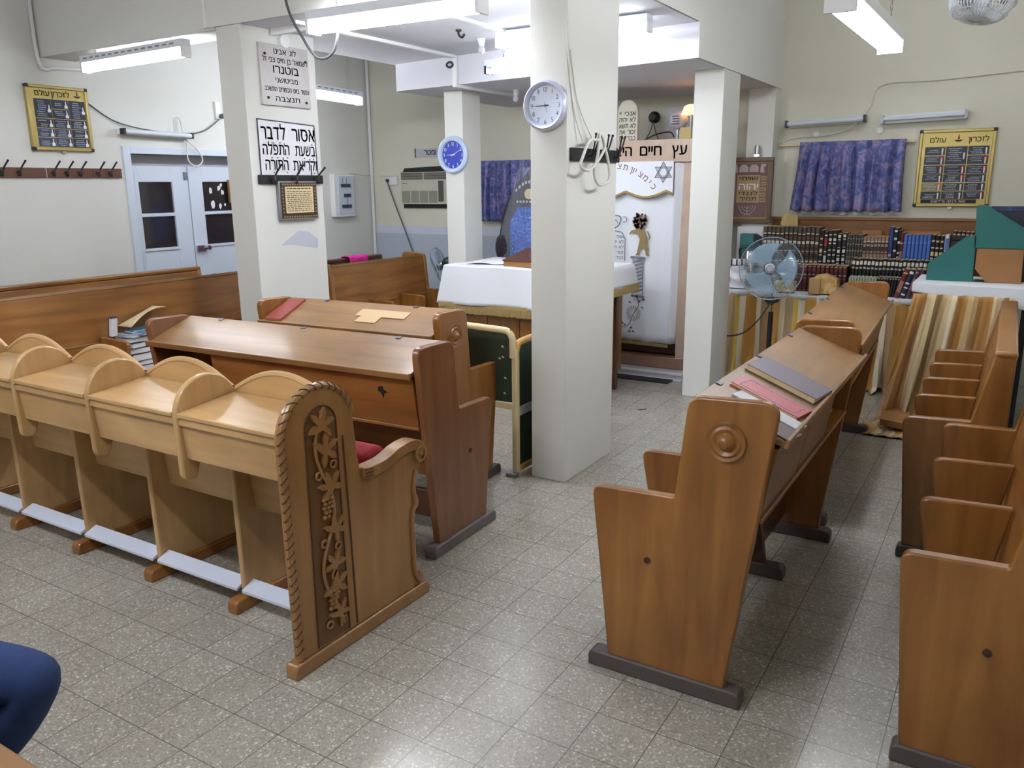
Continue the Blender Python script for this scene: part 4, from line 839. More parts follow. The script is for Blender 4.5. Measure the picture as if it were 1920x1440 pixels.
# wrapped dark velvet curtain
t = thing('wrapped_curtain', 'black and blue velvet ark curtain in clear plastic behind the reading table', 'curtain', (-2.66, 5.35, .6))
yW = 5.3
outl = [(-2.72, .60), (-2.74, 1.1), (-2.66, 1.45), (-2.50, 1.68), (-2.36, 1.79), (-2.2, 1.68), (-2.04, 1.45), (-1.98, 1.1), (-1.98, .60)]
part('velvet', MB().prism(arc_poly(outl, .06), yW, yW+.05, 'xz'), 'black_velvet', t, .01, world=True)
part('blue_panel', MB().prism(arc_poly([(-2.60, .62), (-2.59, 1.3), (-2.5, 1.44), (-2.22, 1.44), (-2.13, 1.3), (-2.12, .62)], .03), yW-.012, yW, 'xz'), 'blue_velvet', t, world=True, label='blue velvet centre panel')
part('emblem', MB().lathe([(.05, -.008), (.045, -.014), (.002, -.016)], (-2.38, yW, 1.56), 'y', 20), 'cream_metal', t, world=True)
sl = MB()
for k in range(9): a = -2.52+.035*k; sl.flat([(a, 1.48+.0), (a+.02, 1.48), (a+.02, 1.50), (a, 1.50)], lambda p, q: (p, yW-.005, q)); sl.flat([(a-.01, 1.565+.09*math.sin(PI*(k+.5)/9)), (a+.012, 1.57+.09*math.sin(PI*(k+.5)/9)), (a+.01, 1.60+.09*math.sin(PI*(k+.5)/9)), (a-.008, 1.59+.09*math.sin(PI*(k+.5)/9))], lambda p, q: (p, yW-.005, q))
part('silver_thread', sl, 'frosted', t, world=True)
part('plastic_sheet', MB().grid(lambda u, v: (-2.36+(u-.5)*(.20+.66*(1-v)**.8), yW-.06+.02*math.sin(24*u+9*v)*(.4+v)+.012*math.sin(37*u), .62+1.18*v), 50, 24), 'cellophane', t, world=True)
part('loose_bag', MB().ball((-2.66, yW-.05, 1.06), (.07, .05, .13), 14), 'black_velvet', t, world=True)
# ------------------------------------------------ ark
AX0, AX1, AY = -2.13, -.775, 5.2
t = thing('ark_cabinet', 'marble framed ark behind the reading table with a carved Hebrew lintel', 'ark', (-1.45, 5.6, 0))
part('jamb', MB().box(AX1-.085, AX1, AY, 5.9, .06, 1.82), 'marble_pink', t, .004, world=True); part('jamb', MB().box(AX0, AX0+.085, AY, 5.9, .06, 1.82), 'marble_pink', t, .004, world=True)
part('lintel', MB().box(AX0-.03, AX1+.03, AY-.03, 5.9, 1.815, 2.0), 'marble_pink', t, .004, world=True)
part('sill', MB().box(AX0, AX1, AY-.02, 5.3, .06, .16), 'marble_brown', t, .004, world=True)
part('door_panel', MB().box(AX0+.08, AX1-.08, AY+.12, AY+.15, .15, 1.82), 'brown_dark', t, world=True)
part('door_leaf', MB().box(AX0+.09, -1.46, AY+.09, AY+.12, .17, 1.8), 'dark_wood_x', t, .004, world=True); part('door_leaf', MB().box(-1.45, AX1-.09, AY+.09, AY+.12, .17, 1.8), 'dark_wood_x', t, .004, world=True)
for s_, r_, w_ in (('עץ', -.815, .125), ('חיים', -1.035, .19), ('היא', -1.30, .155)): part('text_line', MB().text(s_, .125, onback(AY-.0315), base=1.872, center=r_-w_/2, fit=w_, bold=.02), 'stall_groove', t, world=True, smooth=0)
st = thing('step', 'low stone step in front of the ark with a dark mat', 'step', (-1.4, 5.1, 0), kind='structure')
part('riser', MB().box(AX0-.1, AX1+.05, 5.03, 5.9, 0, .058), 'frosted', st, world=True); part('nosing', MB().box(AX0-.1, AX1+.05, 5.02, 5.06, .048, .062), 'paper', st, world=True); part('nosing', MB().box(AX0-.1, AX1+.05, 5.015, 5.03, 0, .012), 'paper', st, world=True)
solo('floor_mat', MB().box(-1.9, -.80, 4.88, 5.01, 0, .012), 'black', 'black mat lying at the foot of the ark step', 'mat')
t = thing('ark_curtain', 'white embroidered ark curtain with lion and flowers', 'curtain', (-1.45, AY-.02, .28))
yC = AY-.01
def pc(u, v): x = -2.02+1.12*u; return (x+.02*(1-v)*(u-.5), yC-.012*math.sin(18*u+2*v)-.008*math.sin(41*u)*(1-v)-.012*(1-v), .30-.02*u+(1.80-.30+.02*u)*v)
part('cloth', MB().grid(pc, 60, 24), 'cloth_white', t, world=True, solid=.004)
part('side_strip', MB().grid(lambda u, v: (-.905+.075*u*(.75+.25*v)-.012*(1-v), yC-.03+.05*u, .285+1.525*v), 6, 20), 'paper', t, world=True, solid=.004)
F_ = onback(yC-.045)
plain('thread_brown', '#6d5246', .7, noise=.3, nscale=80); plain('thread_gold', '#8a7448', .7, noise=.2, nscale=80); plain('thread_grey', '#6c7078', .7)
E_ = MB()     # lion rampant on a twisted column
body = [(-1.235, 1.262), (-1.195, 1.285), (-1.155, 1.262), (-1.135, 1.21), (-1.13, 1.15), (-1.115, 1.10), (-1.118, 1.06), (-1.098, 1.045), (-1.135, 1.04), (-1.142, 1.08), (-1.165, 1.12), (-1.185, 1.09), (-1.192, 1.055), (-1.21, 1.042), (-1.235, 1.04), (-1.218, 1.06), (-1.205, 1.12), (-1.195, 1.18), (-1.22, 1.225), (-1.265, 1.235), (-1.285, 1.215), (-1.292, 1.23), (-1.27, 1.255)]
E_.flat(body, F_); E_.tube([(-1.135, yC-.045, 1.15), (-1.105, yC-.045, 1.19), (-1.115, yC-.045, 1.23), (-1.125, yC-.045, 1.25)], .006, 5)
part('embroidered_lion', E_, 'thread_gold', t, world=True, smooth=0)
mn = MB()
for k in range(70):
    a = random.random()*2*PI; r_ = .062*math.sqrt(random.random()); x_, z_ = -1.195+r_*math.cos(a), 1.335+r_*1.1*math.sin(a)
    mn.flat([(x_+.012*math.cos(q), z_+.012*math.sin(q)) for q in [j*PI/3 for j in range(6)]], onback(yC-.046))
part('lion_mane', mn, 'thread_brown', t, world=True, smooth=0)
ck = MB()
ck.flat([(-1.275, 1.035), (-1.135, 1.03), (-1.135, 1.01), (-1.275, 1.015)], F_); ck.flat([(-1.262, .70), (-1.14, .695), (-1.14, .675), (-1.262, .68)], F_)
for i in range(9):
    z_ = .71+i*.033; ck.flat([(-1.245, z_), (-1.16, z_+.03), (-1.16, z_+.046), (-1.245, z_+.016)], F_)
ck.flat([(-1.255, .70), (-1.248, .70), (-1.248, 1.01), (-1.255, 1.01)], F_); ck.flat([(-1.16, .70), (-1.153, .70), (-1.153, 1.01), (-1.16, 1.01)], F_)
part('embroidered_column', ck, 'thread_grey', t, world=True, smooth=0)
fw_ = MB()
for k in range(20):
    a = k*PI/10; fw_.flat([(-1.235+.018*math.cos(a), .535+.018*math.sin(a)), (-1.235+.065*math.cos(a-.06), .535+.065*math.sin(a-.06)), (-1.235+.07*math.cos(a), .535+.07*math.sin(a)), (-1.235+.065*math.cos(a+.06), .535+.065*math.sin(a+.06))], F_)
for cx_, cz_, a in ((-1.19, .63, 1), (-1.16, .655, .3), (-1.2, .67, 2), (-1.17, .60, -.5), (-1.26, .62, 2.4), (-1.3, .42, 2.6), (-1.27, .40, .4), (-1.33, .43, 2), (-1.28, .385, -.9), (-1.25, .38, -.3)):
    fw_.flat([(cx_, cz_), (cx_+.018*math.cos(a-.5), cz_+.018*math.sin(a-.5)), (cx_+.036*math.cos(a), cz_+.036*math.sin(a)), (cx_+.018*math.cos(a+.5), cz_+.018*math.sin(a+.5))], F_)
fw_.flat([(-1.37+.03*math.cos(q)*(1 if i % 2 else .7), .40+.03*math.sin(q)*(1 if i % 2 else .7)) for i, q in enumerate([j*PI/6 for j in range(12)])], F_)
part('embroidered_flower', fw_, 'thread_brown', t, world=True, smooth=0)
part('embroidered_stem', MB().tube(spline([(-1.2, yC-.045, .67), (-1.19, yC-.045, .6), (-1.235, yC-.045, .53), (-1.28, yC-.045, .43), (-1.36, yC-.045, .40)], 6), .003, 5), 'thread_brown', t, world=True)
cr = MB()
for q0 in (0,):
    cr.tube(spline([(-1.46, yC-.045, 1.36), (-1.42, yC-.045, 1.38), (-1.375, yC-.045, 1.36), (-1.39, yC-.045, 1.30), (-1.43, yC-.045, 1.27)], 5), .006, 5); cr.tube(spline([(-1.45, yC-.045, 1.31), (-1.42, yC-.045, 1.34), (-1.40, yC-.045, 1.31)], 5), .004, 5)
tb = [(-1.33, .99), (-1.33, 1.18), (-1.36, 1.235), (-1.44, 1.25), (-1.5, 1.25)]; cr.tube([(x_, yC-.045, z_) for x_, z_ in tb], .004, 5)
part('embroidered_crown', cr, 'thread_grey', t, world=True)
def ltr(p_, *a, col='thread_grey', **k): part('text_line', MB().text(*a, **k), col, p_, world=True, smooth=0)
for j, s_ in enumerate(('אנכי', 'לא יהיה', 'לא תשא', 'זכור את', 'כבד את')): ltr(t, s_, .04, F_, base=1.185-.045*j, right=-1.345, bold=.012)
ltr(t, 'כ', .085, F_, base=1.32, right=-1.315)
hm = MB()
for i in range(90): x_ = -2.02+1.1*i/89; hm.tube([(x_, yC-.03, .30-.02*i/89), (x_+.002, yC-.032, .272-.02*i/89)], .006, 5)
part('fringe', hm, 'fringe', t, world=True)
t = thing('ark_valance', 'white scalloped valance with a Star of David over the ark curtain', 'curtain', (-1.45, AY-.06, 1.5))
yV = AY-.062
sc2 = [(-2.0+1.09*i/60, 1.565-.05*abs(math.sin(PI*3.0*(i/60)+.5))+.01*(i/60)) for i in range(61)]
part('cloth', MB().prism([(-2.0, 1.825)]+sc2+[(-.91, 1.825)], yV, yV+.012, 'xz'), 'cloth_white', t, world=True)
part('braid', MB().tube([(x_, yV-.002, z_+.008) for x_, z_ in sc2], .011, 6), 'fringe', t, world=True)
sd_ = MB()
for cx_, cz_, q_ in ((-.997, 1.735, 1), (-1.49, 1.635, .9)):
    for s_ in (1, -1):
        for r_, w_ in ((.082, .006), (.06, .003)): sd_.tube([(cx_+q_*r_*math.sin(k*2*PI/3), yV-.003, cz_+s_*q_*r_*math.cos(k*2*PI/3)) for k in range(3)], w_, 4, True)
part('star_of_david', sd_, 'thread_grey', t, world=True)
tx = MB(); cen = Vector((-1.46, 1.300)); rad = .472
word = 'כי מציון תצא תורה'; ang = R(50)
for ch in word:
    if ch == ' ': ang -= R(3.6); continue
    v, f, x0, x1 = glyph(ch); wd = (x1-x0)*.075; c_ = cen+Vector((rad*math.sin(ang), rad*math.cos(ang))); ca, sa = math.cos(-ang), math.sin(-ang)
    tx.add([onback(yV-.002)(c_.x+((a-x0)*.075-wd/2)*ca-b*.075*sa, c_.y+((a-x0)*.075-wd/2)*sa+b*.075*ca) for a, b in v], f); ang -= (wd+.013)/rad
part('text_line', tx, 'thread_brown', t, world=True, smooth=0)
t = thing('tablets', 'pale stone tablets with Hebrew commandments on the ark lintel', 'tablets', (-1.46, AY+.06, 2.0))
tb = lambda x0, x1: [(x0, 2.0), (x1, 2.0), (x1, 2.23)]+[((x0+x1)/2+(x1-x0)/2*math.cos(q), 2.23+.105*math.sin(q)) for q in [j*PI/12 for j in range(1, 12)]]+[(x0, 2.23)]
for x0, x1, lines in ((-1.463, -1.278, ('אנכי יי', 'לא יהיה', 'לא תשא', 'זכור את', 'כבד את')), (-1.655, -1.47, ('לא תרצח', 'לא תנאף', 'לא תגנב', 'לא תענה', 'לא תחמד'))):
    p_ = part('tablet', MB().prism(tb(x0, x1), AY+.03, AY+.07, 'xz'), 'stone_pale' if 'stone_pale' in M else plain('stone_pale', '#c9c4b4', .6).name, t, .003, world=True)
    for j, s_ in enumerate(lines): ltr(p_, s_, .055, onback(AY+.0285), col='brown_dark', base=2.205-.05*j, center=(x0+x1)/2, fit=.15, bold=.012)
t = thing('table_lamp', 'glowing warm lamp on the ark lintel beside the right column', 'lamp', (-.84, AY+.12, 2.0))
part('shade', MB().lathe([(.028, 2.275), (.06, 2.26), (.075, 2.215), (.085, 2.195)], (-.84, AY+.12, 0), n=20), 'warm_glass', t, world=True); part('stem', MB().lathe([(.045, 2.0), (.012, 2.012), (.012, 2.2)], (-.84, AY+.12, 0), n=12), 'grey_metal', t, world=True)
t = thing('globe_lamp', 'unlit pale globe with Hebrew lines on the ark lintel', 'lamp', (-.95, AY+.12, 2.0))
part('globe', MB().ball((-.955, AY+.14, 2.155), .078, 20), 'frosted', t, world=True)
part('base', MB().box(-.965, -.95, AY+.12, AY+.14, 2.0, 2.1).box(-.935, -.92, AY+.12, AY+.14, 2.0, 2.1), 'grey_metal', t, world=True)
ds = MB()
for j in range(4): dashes(ds, onback(AY+.059), -.99, -.92, 2.12+.02*j, .008, .2)
part('text_lines', ds, 'ink', t, world=True, smooth=0)
solo('brass_plaque', MB().box(-.895, -.80, AY+.02, AY+.03, 2.0, 2.09), 'gold_dull', 'small brass plaque in front of the glowing lamp', 'plaque')
t = thing('wall_bulb_socket', 'black round fitting with two wires on the wall above the ark', 'fitting', (-1.45, YB-.03, 2.2))
part('body', MB().lathe([(.055, 0), (.055, -.03), (.03, -.06), (.012, -.062)], (-1.52, YB, 2.26), 'y', 20), 'black_plastic', t, world=True)
part('wire', MB().tube(spline([(-1.52, YB-.04, 2.22), (-1.56, YB-.05, 2.1), (-1.66, YB-.06, 1.98)], 5), .005, 5), 'cable_grey', t, world=True)
part('wire', MB().tube(spline([(-1.52, YB-.04, 2.22), (-1.48, YB-.05, 2.1), (-1.42, YB-.06, 1.98)], 5), .005, 5), 'cable_grey', t, world=True)
cable('black cable lying along the top of the ark lintel', [(-1.2, AY+.05, 2.01), (-1.12, AY+.06, 2.045), (-1.0, AY+.06, 2.06), (-.96, AY+.06, 2.02)], .006, 'black_plastic')
solo('wall_plate', MB().box(-1.40, -.85, YB-.012, YB, 2.08, 2.34), 'gallery', 'pale grey board on the wall behind the globe lamp', 'board')
# ------------------------------------------------ menorah picture
t = thing('framed_picture', 'brown framed Hebrew print with menorah left of the purple curtain', 'picture', (-.52, 6.02, 1.28))
Y = 6.03; x0, x1, z0, z1 = -.74, -.315, 1.29, 1.86
fr = MB().box(x0, x1, Y-.04, Y, z1-.035, z1).box(x0, x1, Y-.04, Y, z0, z0+.035).box(x0, x0+.035, Y-.04, Y, z0+.035, z1-.035).box(x1-.035, x1, Y-.04, Y, z0+.035, z1-.035)
plain('frame_brown', '#5a4630', .4, noise=.2); plain('print_mauve', '#6b4f4e', .6, noise=.12); plain('print_tan', '#a08763', .6, noise=.05); plain('print_pale', '#a99a9c', .6); plain('print_gold', '#8e7446', .5)
part('frame', fr, 'frame_brown', t, .004, world=True)
part('inner_border', MB().box(x0+.033, x1-.033, Y-.02, Y-.015, z0+.033, z1-.033), 'print_gold', t, world=True)
part('print', MB().box(x0+.05, x1-.05, Y-.023, Y-.019, z0+.055, z1-.05), 'print_mauve', t, world=True)
part('text_panel', MB().box(-.63, -.425, Y-.026, Y-.022, 1.47, 1.71), 'print_tan', t, world=True)
sp2 = MB()
for xx in (-.675, -.395):
    for j in range(5): sp2.box(xx-.025, xx+.025, Y-.0255, Y-.022, 1.475+j*.047, 1.51+j*.047)
part('side_panel', sp2, 'print_tan', t, world=True)
for xx in (-.675, -.395):
    for j in range(5):
        ds = MB(); dashes(ds, onback(Y-.0262), xx-.022, xx+.022, 1.485+j*.047, .014, .1); part('text_lines', ds, 'print_mauve', t, world=True, smooth=0)
F_ = onback(Y-.0268)
for s_, b_, w_ in (('שויתי', 1.665, .165), ('לנגדי', 1.535, .165), ('תמיד', 1.487, .15)): part('text_line', MB().text(s_, .05, F_, base=b_, center=-.527, fit=w_, bold=.01), 'brown_dark', t, world=True, smooth=0)
part('text_line', MB().text('יהוה', .085, F_, base=1.583, center=-.527, fit=.175), 'paper', t, world=True, smooth=0)
tb2 = MB()
for a in (-.575, -.485): tb2.flat([(a-.04, 1.735), (a+.04, 1.735), (a+.04, 1.775), (a+.02, 1.80), (a-.02, 1.80), (a-.04, 1.775)], onback(Y-.0262))
for s_ in (-1, 1): tb2.flat([(-.53+s_*.1, 1.73), (-.53+s_*.14, 1.73), (-.53+s_*.13, 1.77), (-.53+s_*.155, 1.80), (-.53+s_*.11, 1.805), (-.53+s_*.1, 1.77)], onback(Y-.0262))
part('printed_tablets', tb2, 'print_pale', t, world=True, smooth=0)
mo = MB(); mx_, mz_ = -.527, 1.445
for r_ in (.025, .05, .075): mo.tube([(mx_+r_*math.cos(q), Y-.027, mz_-r_*math.sin(q)) for q in [j*PI/14 for j in range(15)]], .004, 5)
mo.tube([(mx_, Y-.027, mz_), (mx_, Y-.027, 1.355)], .004, 5).tube([(mx_-.035, Y-.027, 1.35), (mx_, Y-.027, 1.375), (mx_+.035, Y-.027, 1.35)], .004, 5)
part('menorah', mo, 'print_pale', t, world=True)
solo('candle_holder', MB().box(-.47, -.455, 5.99, 6.0, 1.862, 1.87).box(-.49, -.44, 5.98, 6.01, 1.865, 1.885).lathe([(.022, 1.885), (.022, 1.96), (.018, 1.96)], (-.465, 5.995, 0), n=12), 'chrome', 'small metal memorial lamp on top of the menorah picture frame', 'lamp')
# ------------------------------------------------ tables by the back wall
t = thing('book_table', 'long low table with a white cloth holding the books', 'table', (.25, 5.75, 0))
part('top', MB().box(-.64, 1.2, 5.42, 6.14, .722, .742), 'paper', t, .004, world=True)
for x_ in (-.6, 1.14):
    for y_ in (5.45, 6.05): part('leg', MB().box(x_, x_+.04, y_, y_+.04, 0, .725), 'grey_metal', t, world=True)
def drape(name, label, x0, x1, y, z0, z1, folds, amp, mat, spread=0, pleat=False, skew=0, yo=0, cat='drape', gather=None):
    def fn(u, v):
        k = 1-v; a = amp*(.25+.75*k); ph = folds*2*PI*(u+.02*math.sin(7*u)); x = x0+(x1-x0)*u
        if gather: x += gather*k**1.5*math.sin(PI*u)*(.5-u)*2
        x += skew*k+spread*k*(u-.5)+.012*math.sin(3*ph+5*k)*k
        yy = y-amp*.5-a*math.sin(ph+.8*math.sin(4*k))-.5*a*math.sin(2.2*ph+1+3*k)-yo*k**2
        z = z0+(z1-z0)*v
        if k > .93: yy -= (k-.93)*.45*(1+math.sin(ph*1.7)); z += (k-.93)*.35*(1+math.sin(ph*1.3))
        return (x, yy, max(z, .006))
    return solo(name, MB().grid(fn, int(folds*9), 26), mat, label, cat, solid=.003)
drape('table_drape', 'gold and white striped drape along the long book table', -.62, 1.12, 5.415, .0, .735, 11, .04, 'stripes', yo=.0)
tc = MB().grid(lambda u, v: (-.65+1.87*u, 5.39+(.745*max(0, v-.06)/.94), .750 if v > .06 else .750-.03*(1-v/.06)+.004*math.sin(40*u)), 40, 17)
solo('tablecloth', tc, 'cloth_white', 'white cloth over the long book table', 'tablecloth', solid=.003)
t = thing('side_table', 'taller table at the right holding the green file boxes', 'table', (1.35, 4.95, 0))
part('top', MB().box(1.03, 1.72, 4.72, 5.28, .93, .955), 'paper', t, world=True)
for x_ in (1.06, 1.66):
    for y_ in (4.78, 5.2): part('leg', MB().box(x_, x_+.035, y_, y_+.035, 0, .93), 'black_plastic', t, world=True)
part('shade_sheet', MB().box(1.60, 1.625, 4.74, 5.26, .02, .93), 'black', t, world=True, label='black sheet standing in for the dark under the table')  # black sheet stands in for the shaded void under the table
def rc(u, v):
    U = -.05+u*.76; x = 1.0+max(0, min(.67, U)); dr_ = max(0, U-.67); V = -.13+v*.72; df = max(0, -V)*(.45+.65*u)
    return (x+.1*dr_, 4.70+max(0, V)-.02*df, .968-df-dr_*.9+.004*math.sin(20*u)*min(1, df*20))
solo('tablecloth', MB().grid(rc, 24, 24), 'cloth_white', 'white cloth over the taller table under the green boxes', 'tablecloth', solid=.003)
drape('table_drape', 'pleated brown and cream striped curtain hung down the front of the taller table', 1.02, 1.60, 4.67, .0, .905, 5, .07, 'stripes_wide', spread=.12, skew=-.08, yo=.06)
pl = MB().grid(lambda u, v: (.84+.36*u+.03*math.sin(9*v), 4.16+.45*v, .01+.04*abs(math.sin(6*u+4*v))*(1-abs(2*v-1))+.010*math.sin(13*u)**2), 16, 10)
solo('drape_heap', pl, 'stripes_wide', 'crumpled end of striped curtain lying on the floor by the stool', 'cloth', solid=.004)
pl = MB().grid(lambda u, v: (-.58+.36*u, 5.02+.3*v-.05*u, .012+.05*abs(math.sin(5*u+3*v))*(1-abs(2*v-1))), 16, 10)
solo('drape_heap', pl, 'stripes', 'crumpled hem of striped drape on the floor beside the right column', 'cloth', solid=.004)
# shelf behind the books
t = thing('book_rack', 'low wooden two tier book rack against the back wall', 'shelf', (.4, 6.0, .76))
part('back_board', MB().box(-.33, 1.45, 6.16, 6.185, .78, 1.32), 'pew_wood_x', t, world=True); part('cap', MB().box(-.34, 1.46, 6.14, 6.19, 1.32, 1.345), 'pew_wood_x', t, .004, world=True)
part('tier', MB().box(-.36, 1.3, 5.84, 6.15, .935, .955), 'pew_wood_x', t, world=True); part('tier_front', MB().box(-.36, 1.3, 5.85, 5.87, .765, .935), 'dark_wood_x', t, world=True)
for a, b in ((.45, .60), (.79, 1.04)): part('divider_board', MB().box(a, b, 6.05, 6.06, .955, 1.245), 'tan_board', t, world=True)
# books
def bookmesh(w, d, h, sm, pages='pages'):
    n = 5; sp = [(-w/2+w*j/n, -.006*math.sin(PI*j/n)) for j in range(n+1)]
    m = MB().prism(sp+[(w/2, d), (-w/2, d)], 0, h, 'xy')
    m.box(-w/2+.003, w/2-.003, .008, d+.0005, .004, h+.0006, 1)
    return mkmesh('book', m, [sm, pages], None, 0)
BM = {}
def books(n, w, d, h, sm, x, y, z, label, group=None, lean=0, jit=.006, hv=.025):
    k = (sm, w); BM[k] = BM.get(k) or bookmesh(w*.9, d, h, sm)
    for i in range(n):
        o = bpy.data.objects.new('book', BM[k]); COL.objects.link(o)
        o.location = (x+w*(i+.5), y-jit*random.random(), z); o.rotation_euler = (0, lean, 0)
        if hv: o.scale = (1, 1, 1-hv*random.random())
        ROOTM[o] = Matrix.Identity(4); tag(o, label, 'book', group if n > 1 else None)
    return x+w*n
YU, ZU = 5.87, .956
x = books(13, .0365, .2, .318, 'spine_brown', -.335, YU, ZU, 'tall brown volume of the ornate set at the left of the upper tier', 'ornate brown set on the upper tier')
x = books(1, .038, .19, .295, 'spine_oval', x, YU, ZU, 'black volume with round gilt marks just right of the tall brown set')
x = books(1, .034, .19, .288, 'spine_redband', x, YU, ZU, 'dark volume with a red band on its spine on the upper tier')
x = books(2, .036, .19, .292, 'spine_bw', x, YU, ZU, 'black volume with white bands right of the red banded book', 'two white banded volumes on the upper tier')
x = books(2, .039, .185, .27, 'spine_bw2' if 'spine_bw2' in M else (spine('spine_bw2', '#14151a', [(.04, .08, '#b9b5aa'), (.14, .24, '#d0ccc0'), (.3, .33, '#b9b5aa'), (.4, .5, '#cfcbc0'), (.56, .58, '#b9b5aa'), (.8, .83, '#b9b5aa'), (.88, .96, '#dad6ca')], .27) or 'spine_bw2'), x, YU, ZU, 'black volume with grey dots beside the white banded pair', 'two dotted black volumes on the upper tier')
x = books(6, .0215, .18, .262, 'spine_grey', x, YU, ZU, 'thin grey volume in the middle of the upper tier', 'thin grey set on the upper tier')
x = books(7, .0275, .17, .248, 'spine_rose', x, YU, ZU, 'rosy brown volume right of the thin grey set', 'rosy brown set on the upper tier')
x = books(1, .033, .19, .325, 'spine_bluetall', x, YU, ZU, 'tall navy blue volume rising above the rosy set')
x = books(1, .033, .19, .32, 'spine_oval2' if 'spine_oval2' in M else (spine('spine_oval2', '#15151b', [(.1, .14, '#cfcbc0'), (.4, .45, '#cfcbc0'), (.7, .76, '#cfcbc0'), (.9, .95, '#dedace')], .32) or 'spine_oval2'), x, YU, ZU, 'tall black volume beside the tall navy one')
x = books(1, .02, .18, .305, 'spine_navy', x, YU, ZU, 'thin dark blue volume beside the tall black one')
x = books(1, .025, .18, .29, 'spine_maroon', x, YU, ZU, 'maroon volume left of the bright blue set')
x = books(7, .0285, .18, .272, 'spine_blue', x, YU, ZU, 'bright blue volume of the plain blue set', 'plain bright blue set on the upper tier')
x = books(3, .031, .18, .268, 'spine_oval', x, YU, ZU, 'black volume with gilt ovals right of the blue set', 'three gilt oval volumes on the upper tier')
x = books(1, .038, .18, .275, 'spine_bluewhite', x, YU, ZU, 'white and blue volume near the green box')
xs = x
x = books(6, .03, .16, .30, 'spine_maroon2' if 'spine_maroon2' in M else (spine('spine_maroon2', '#4a2226', [(.8, .84, '#cfc0a8'), (.9, .94, '#cfc0a8')], .3) or 'spine_maroon2'), xs+.01, YU+.05, ZU, 'dark red volume at the right end of the upper tier', 'dark red set behind the left green box')
for j, (mt, lb) in enumerate((('spine_navy', 'dark blue book lying flat on top of the pair near the green box'), ('spine_plum', 'plum book lying flat under the dark blue one'))):
    solo('book', MB().box(xs+.01, xs+.2, YU-.03, YU+.045, ZU+.235-.04*j-.0, ZU+.268-.04*j), 'black' if j == 0 else 'spine_plum', lb, 'book')
solo('bookend_box', MB().box(xs+.01, xs+.2, YU-.03, YU+.045, ZU, ZU+.194), 'brown_dark', 'dark box under the two books lying flat near the green box', 'box')
x = books(14, .0345, .16, .222, 'spine_darkred', -.06, 5.63, .752, 'dark red volume of the lower row behind the foil wrapped loaf', 'dark red set on the table')
x = books(20, .0292, .13, .285, 'spine_silver', .43, 5.70, .752, 'black volume with silver ornaments in the lower row', 'black and silver set on the table', lean=R(3))
x = books(10, .0213, .1, .145, 'spine_cyan', .44, 5.565, .752, 'thin light blue book standing in front of the silver set', 'light blue set on the table', lean=R(4))
x = books(8, .0205, .1, .155, 'spine_blackthin', .655, 5.565, .752, 'thin black book right of the light blue set', 'thin black set on the table', lean=R(5))
x0_ = .795
for mt, wd, lb, ln in (('spine_maroon', .042, 'thick red book leaning beside the thin black set', 15), ('spine_navy', .04, 'navy book with pale lettering leaning on the red one', 15), ('spine_plum', .036, 'plum coloured book leaning third beside the taller table', 15), ('spine_darkred2' if 'spine_darkred2' in M else (spine('spine_darkred2', '#5a2a30', [(.7, .75, '#9a7068')], .22) or 'spine_darkred2'), .034, 'dark red book leaning nearest the taller table', 15)):
    x0_ = books(1, wd, .13, .235, mt, x0_, 5.52, .755, lb, lean=R(ln))
# things on the table
t = thing('towel_bag', 'white plastic bag of towels beside the standing fan', 'bag', (-.46, 5.55, .76))
part('bag', MB().grid(lambda u, v: (-.455+(.085+.02*math.sin(9*v+3*u)-.02*v)*math.cos(2*PI*u), 5.58+(.07+.015*math.sin(11*v+5*u))*math.sin(2*PI*u), .762+.19*v), 24, 10), 'cloth_white', t, world=True)
part('towel', MB().box(-.52, -.40, 5.55, 5.61, .95, 1.005), 'paper', t, .01, world=True); s_ = MB()
for k in range(3): s_.box(-.512+k*.045, -.50+k*.045, 5.547, 5.549, .95, 1.004)
part('stripe', s_, 'navy', t, world=True)
t = thing('water_urn', 'small steel urn with a black handle behind the white bag', 'urn', (-.42, 5.8, .76))
part('body', MB().lathe([(.06, .762), (.062, 1.03), (.05, 1.06), (.02, 1.07)], (-.43, 5.82, 0), n=20), 'chrome', t, world=True); part('handle', MB().tube(spline([(-.50, 5.8, .98), (-.51, 5.79, 1.07), (-.47, 5.79, 1.095), (-.40, 5.79, 1.095)], 5), .012, 6), 'black_plastic', t, world=True)
solo('white_board', MB().box(-.60, -.35, 6.0, 6.015, .77, 1.26), 'paper', 'white board standing behind the fan under the menorah picture', 'board')
t = thing('file_box', 'green magazine file box standing behind the fan', 'file box', (-.45, 5.9, .77))
part('side', MB().box(-.54, -.42, 5.88, 5.99, .77, 1.20), 'green_box', t, world=True); part('opening', MB().prism([(-.42, 1.20), (-.37, 1.17), (-.37, .77), (-.42, .77)], 5.89, 5.99, 'xz'), 'black', t, world=True)
solo('note_card', MB().hexa([(-.255, 6.12, 1.262), (-.10, 6.12, 1.262), (-.10, 6.125, 1.262), (-.255, 6.125, 1.262), (-.235, 6.135, 1.372), (-.112, 6.135, 1.372), (-.112, 6.14, 1.372), (-.235, 6.14, 1.372)]), 'gold_dull', 'small yellow note card propped on the rack above the tall brown books', 'card')
solo('gift_box', MB().box(-.10, .06, 5.40, 5.5, .765, .85), 'foil_box', 'shiny yellow printed box behind the fan cage', 'box', bevel=.004)
t = thing('bread_pack', 'foil wrapped package in tan paper on the book table', 'package', (.28, 5.45, .76))
part('front_box', MB().box(.18, .265, 5.385, 5.47, .763, .89), 'cardboard', t, .006, world=True)
part('wrap', MB().prism(arc_poly([(.225, .763), (.185, .88), (.24, .915), (.29, .925), (.33, .905), (.385, .885), (.40, .763)], .012), 5.42, 5.53, 'xz'), 'foil_bag', t, .01, world=True)
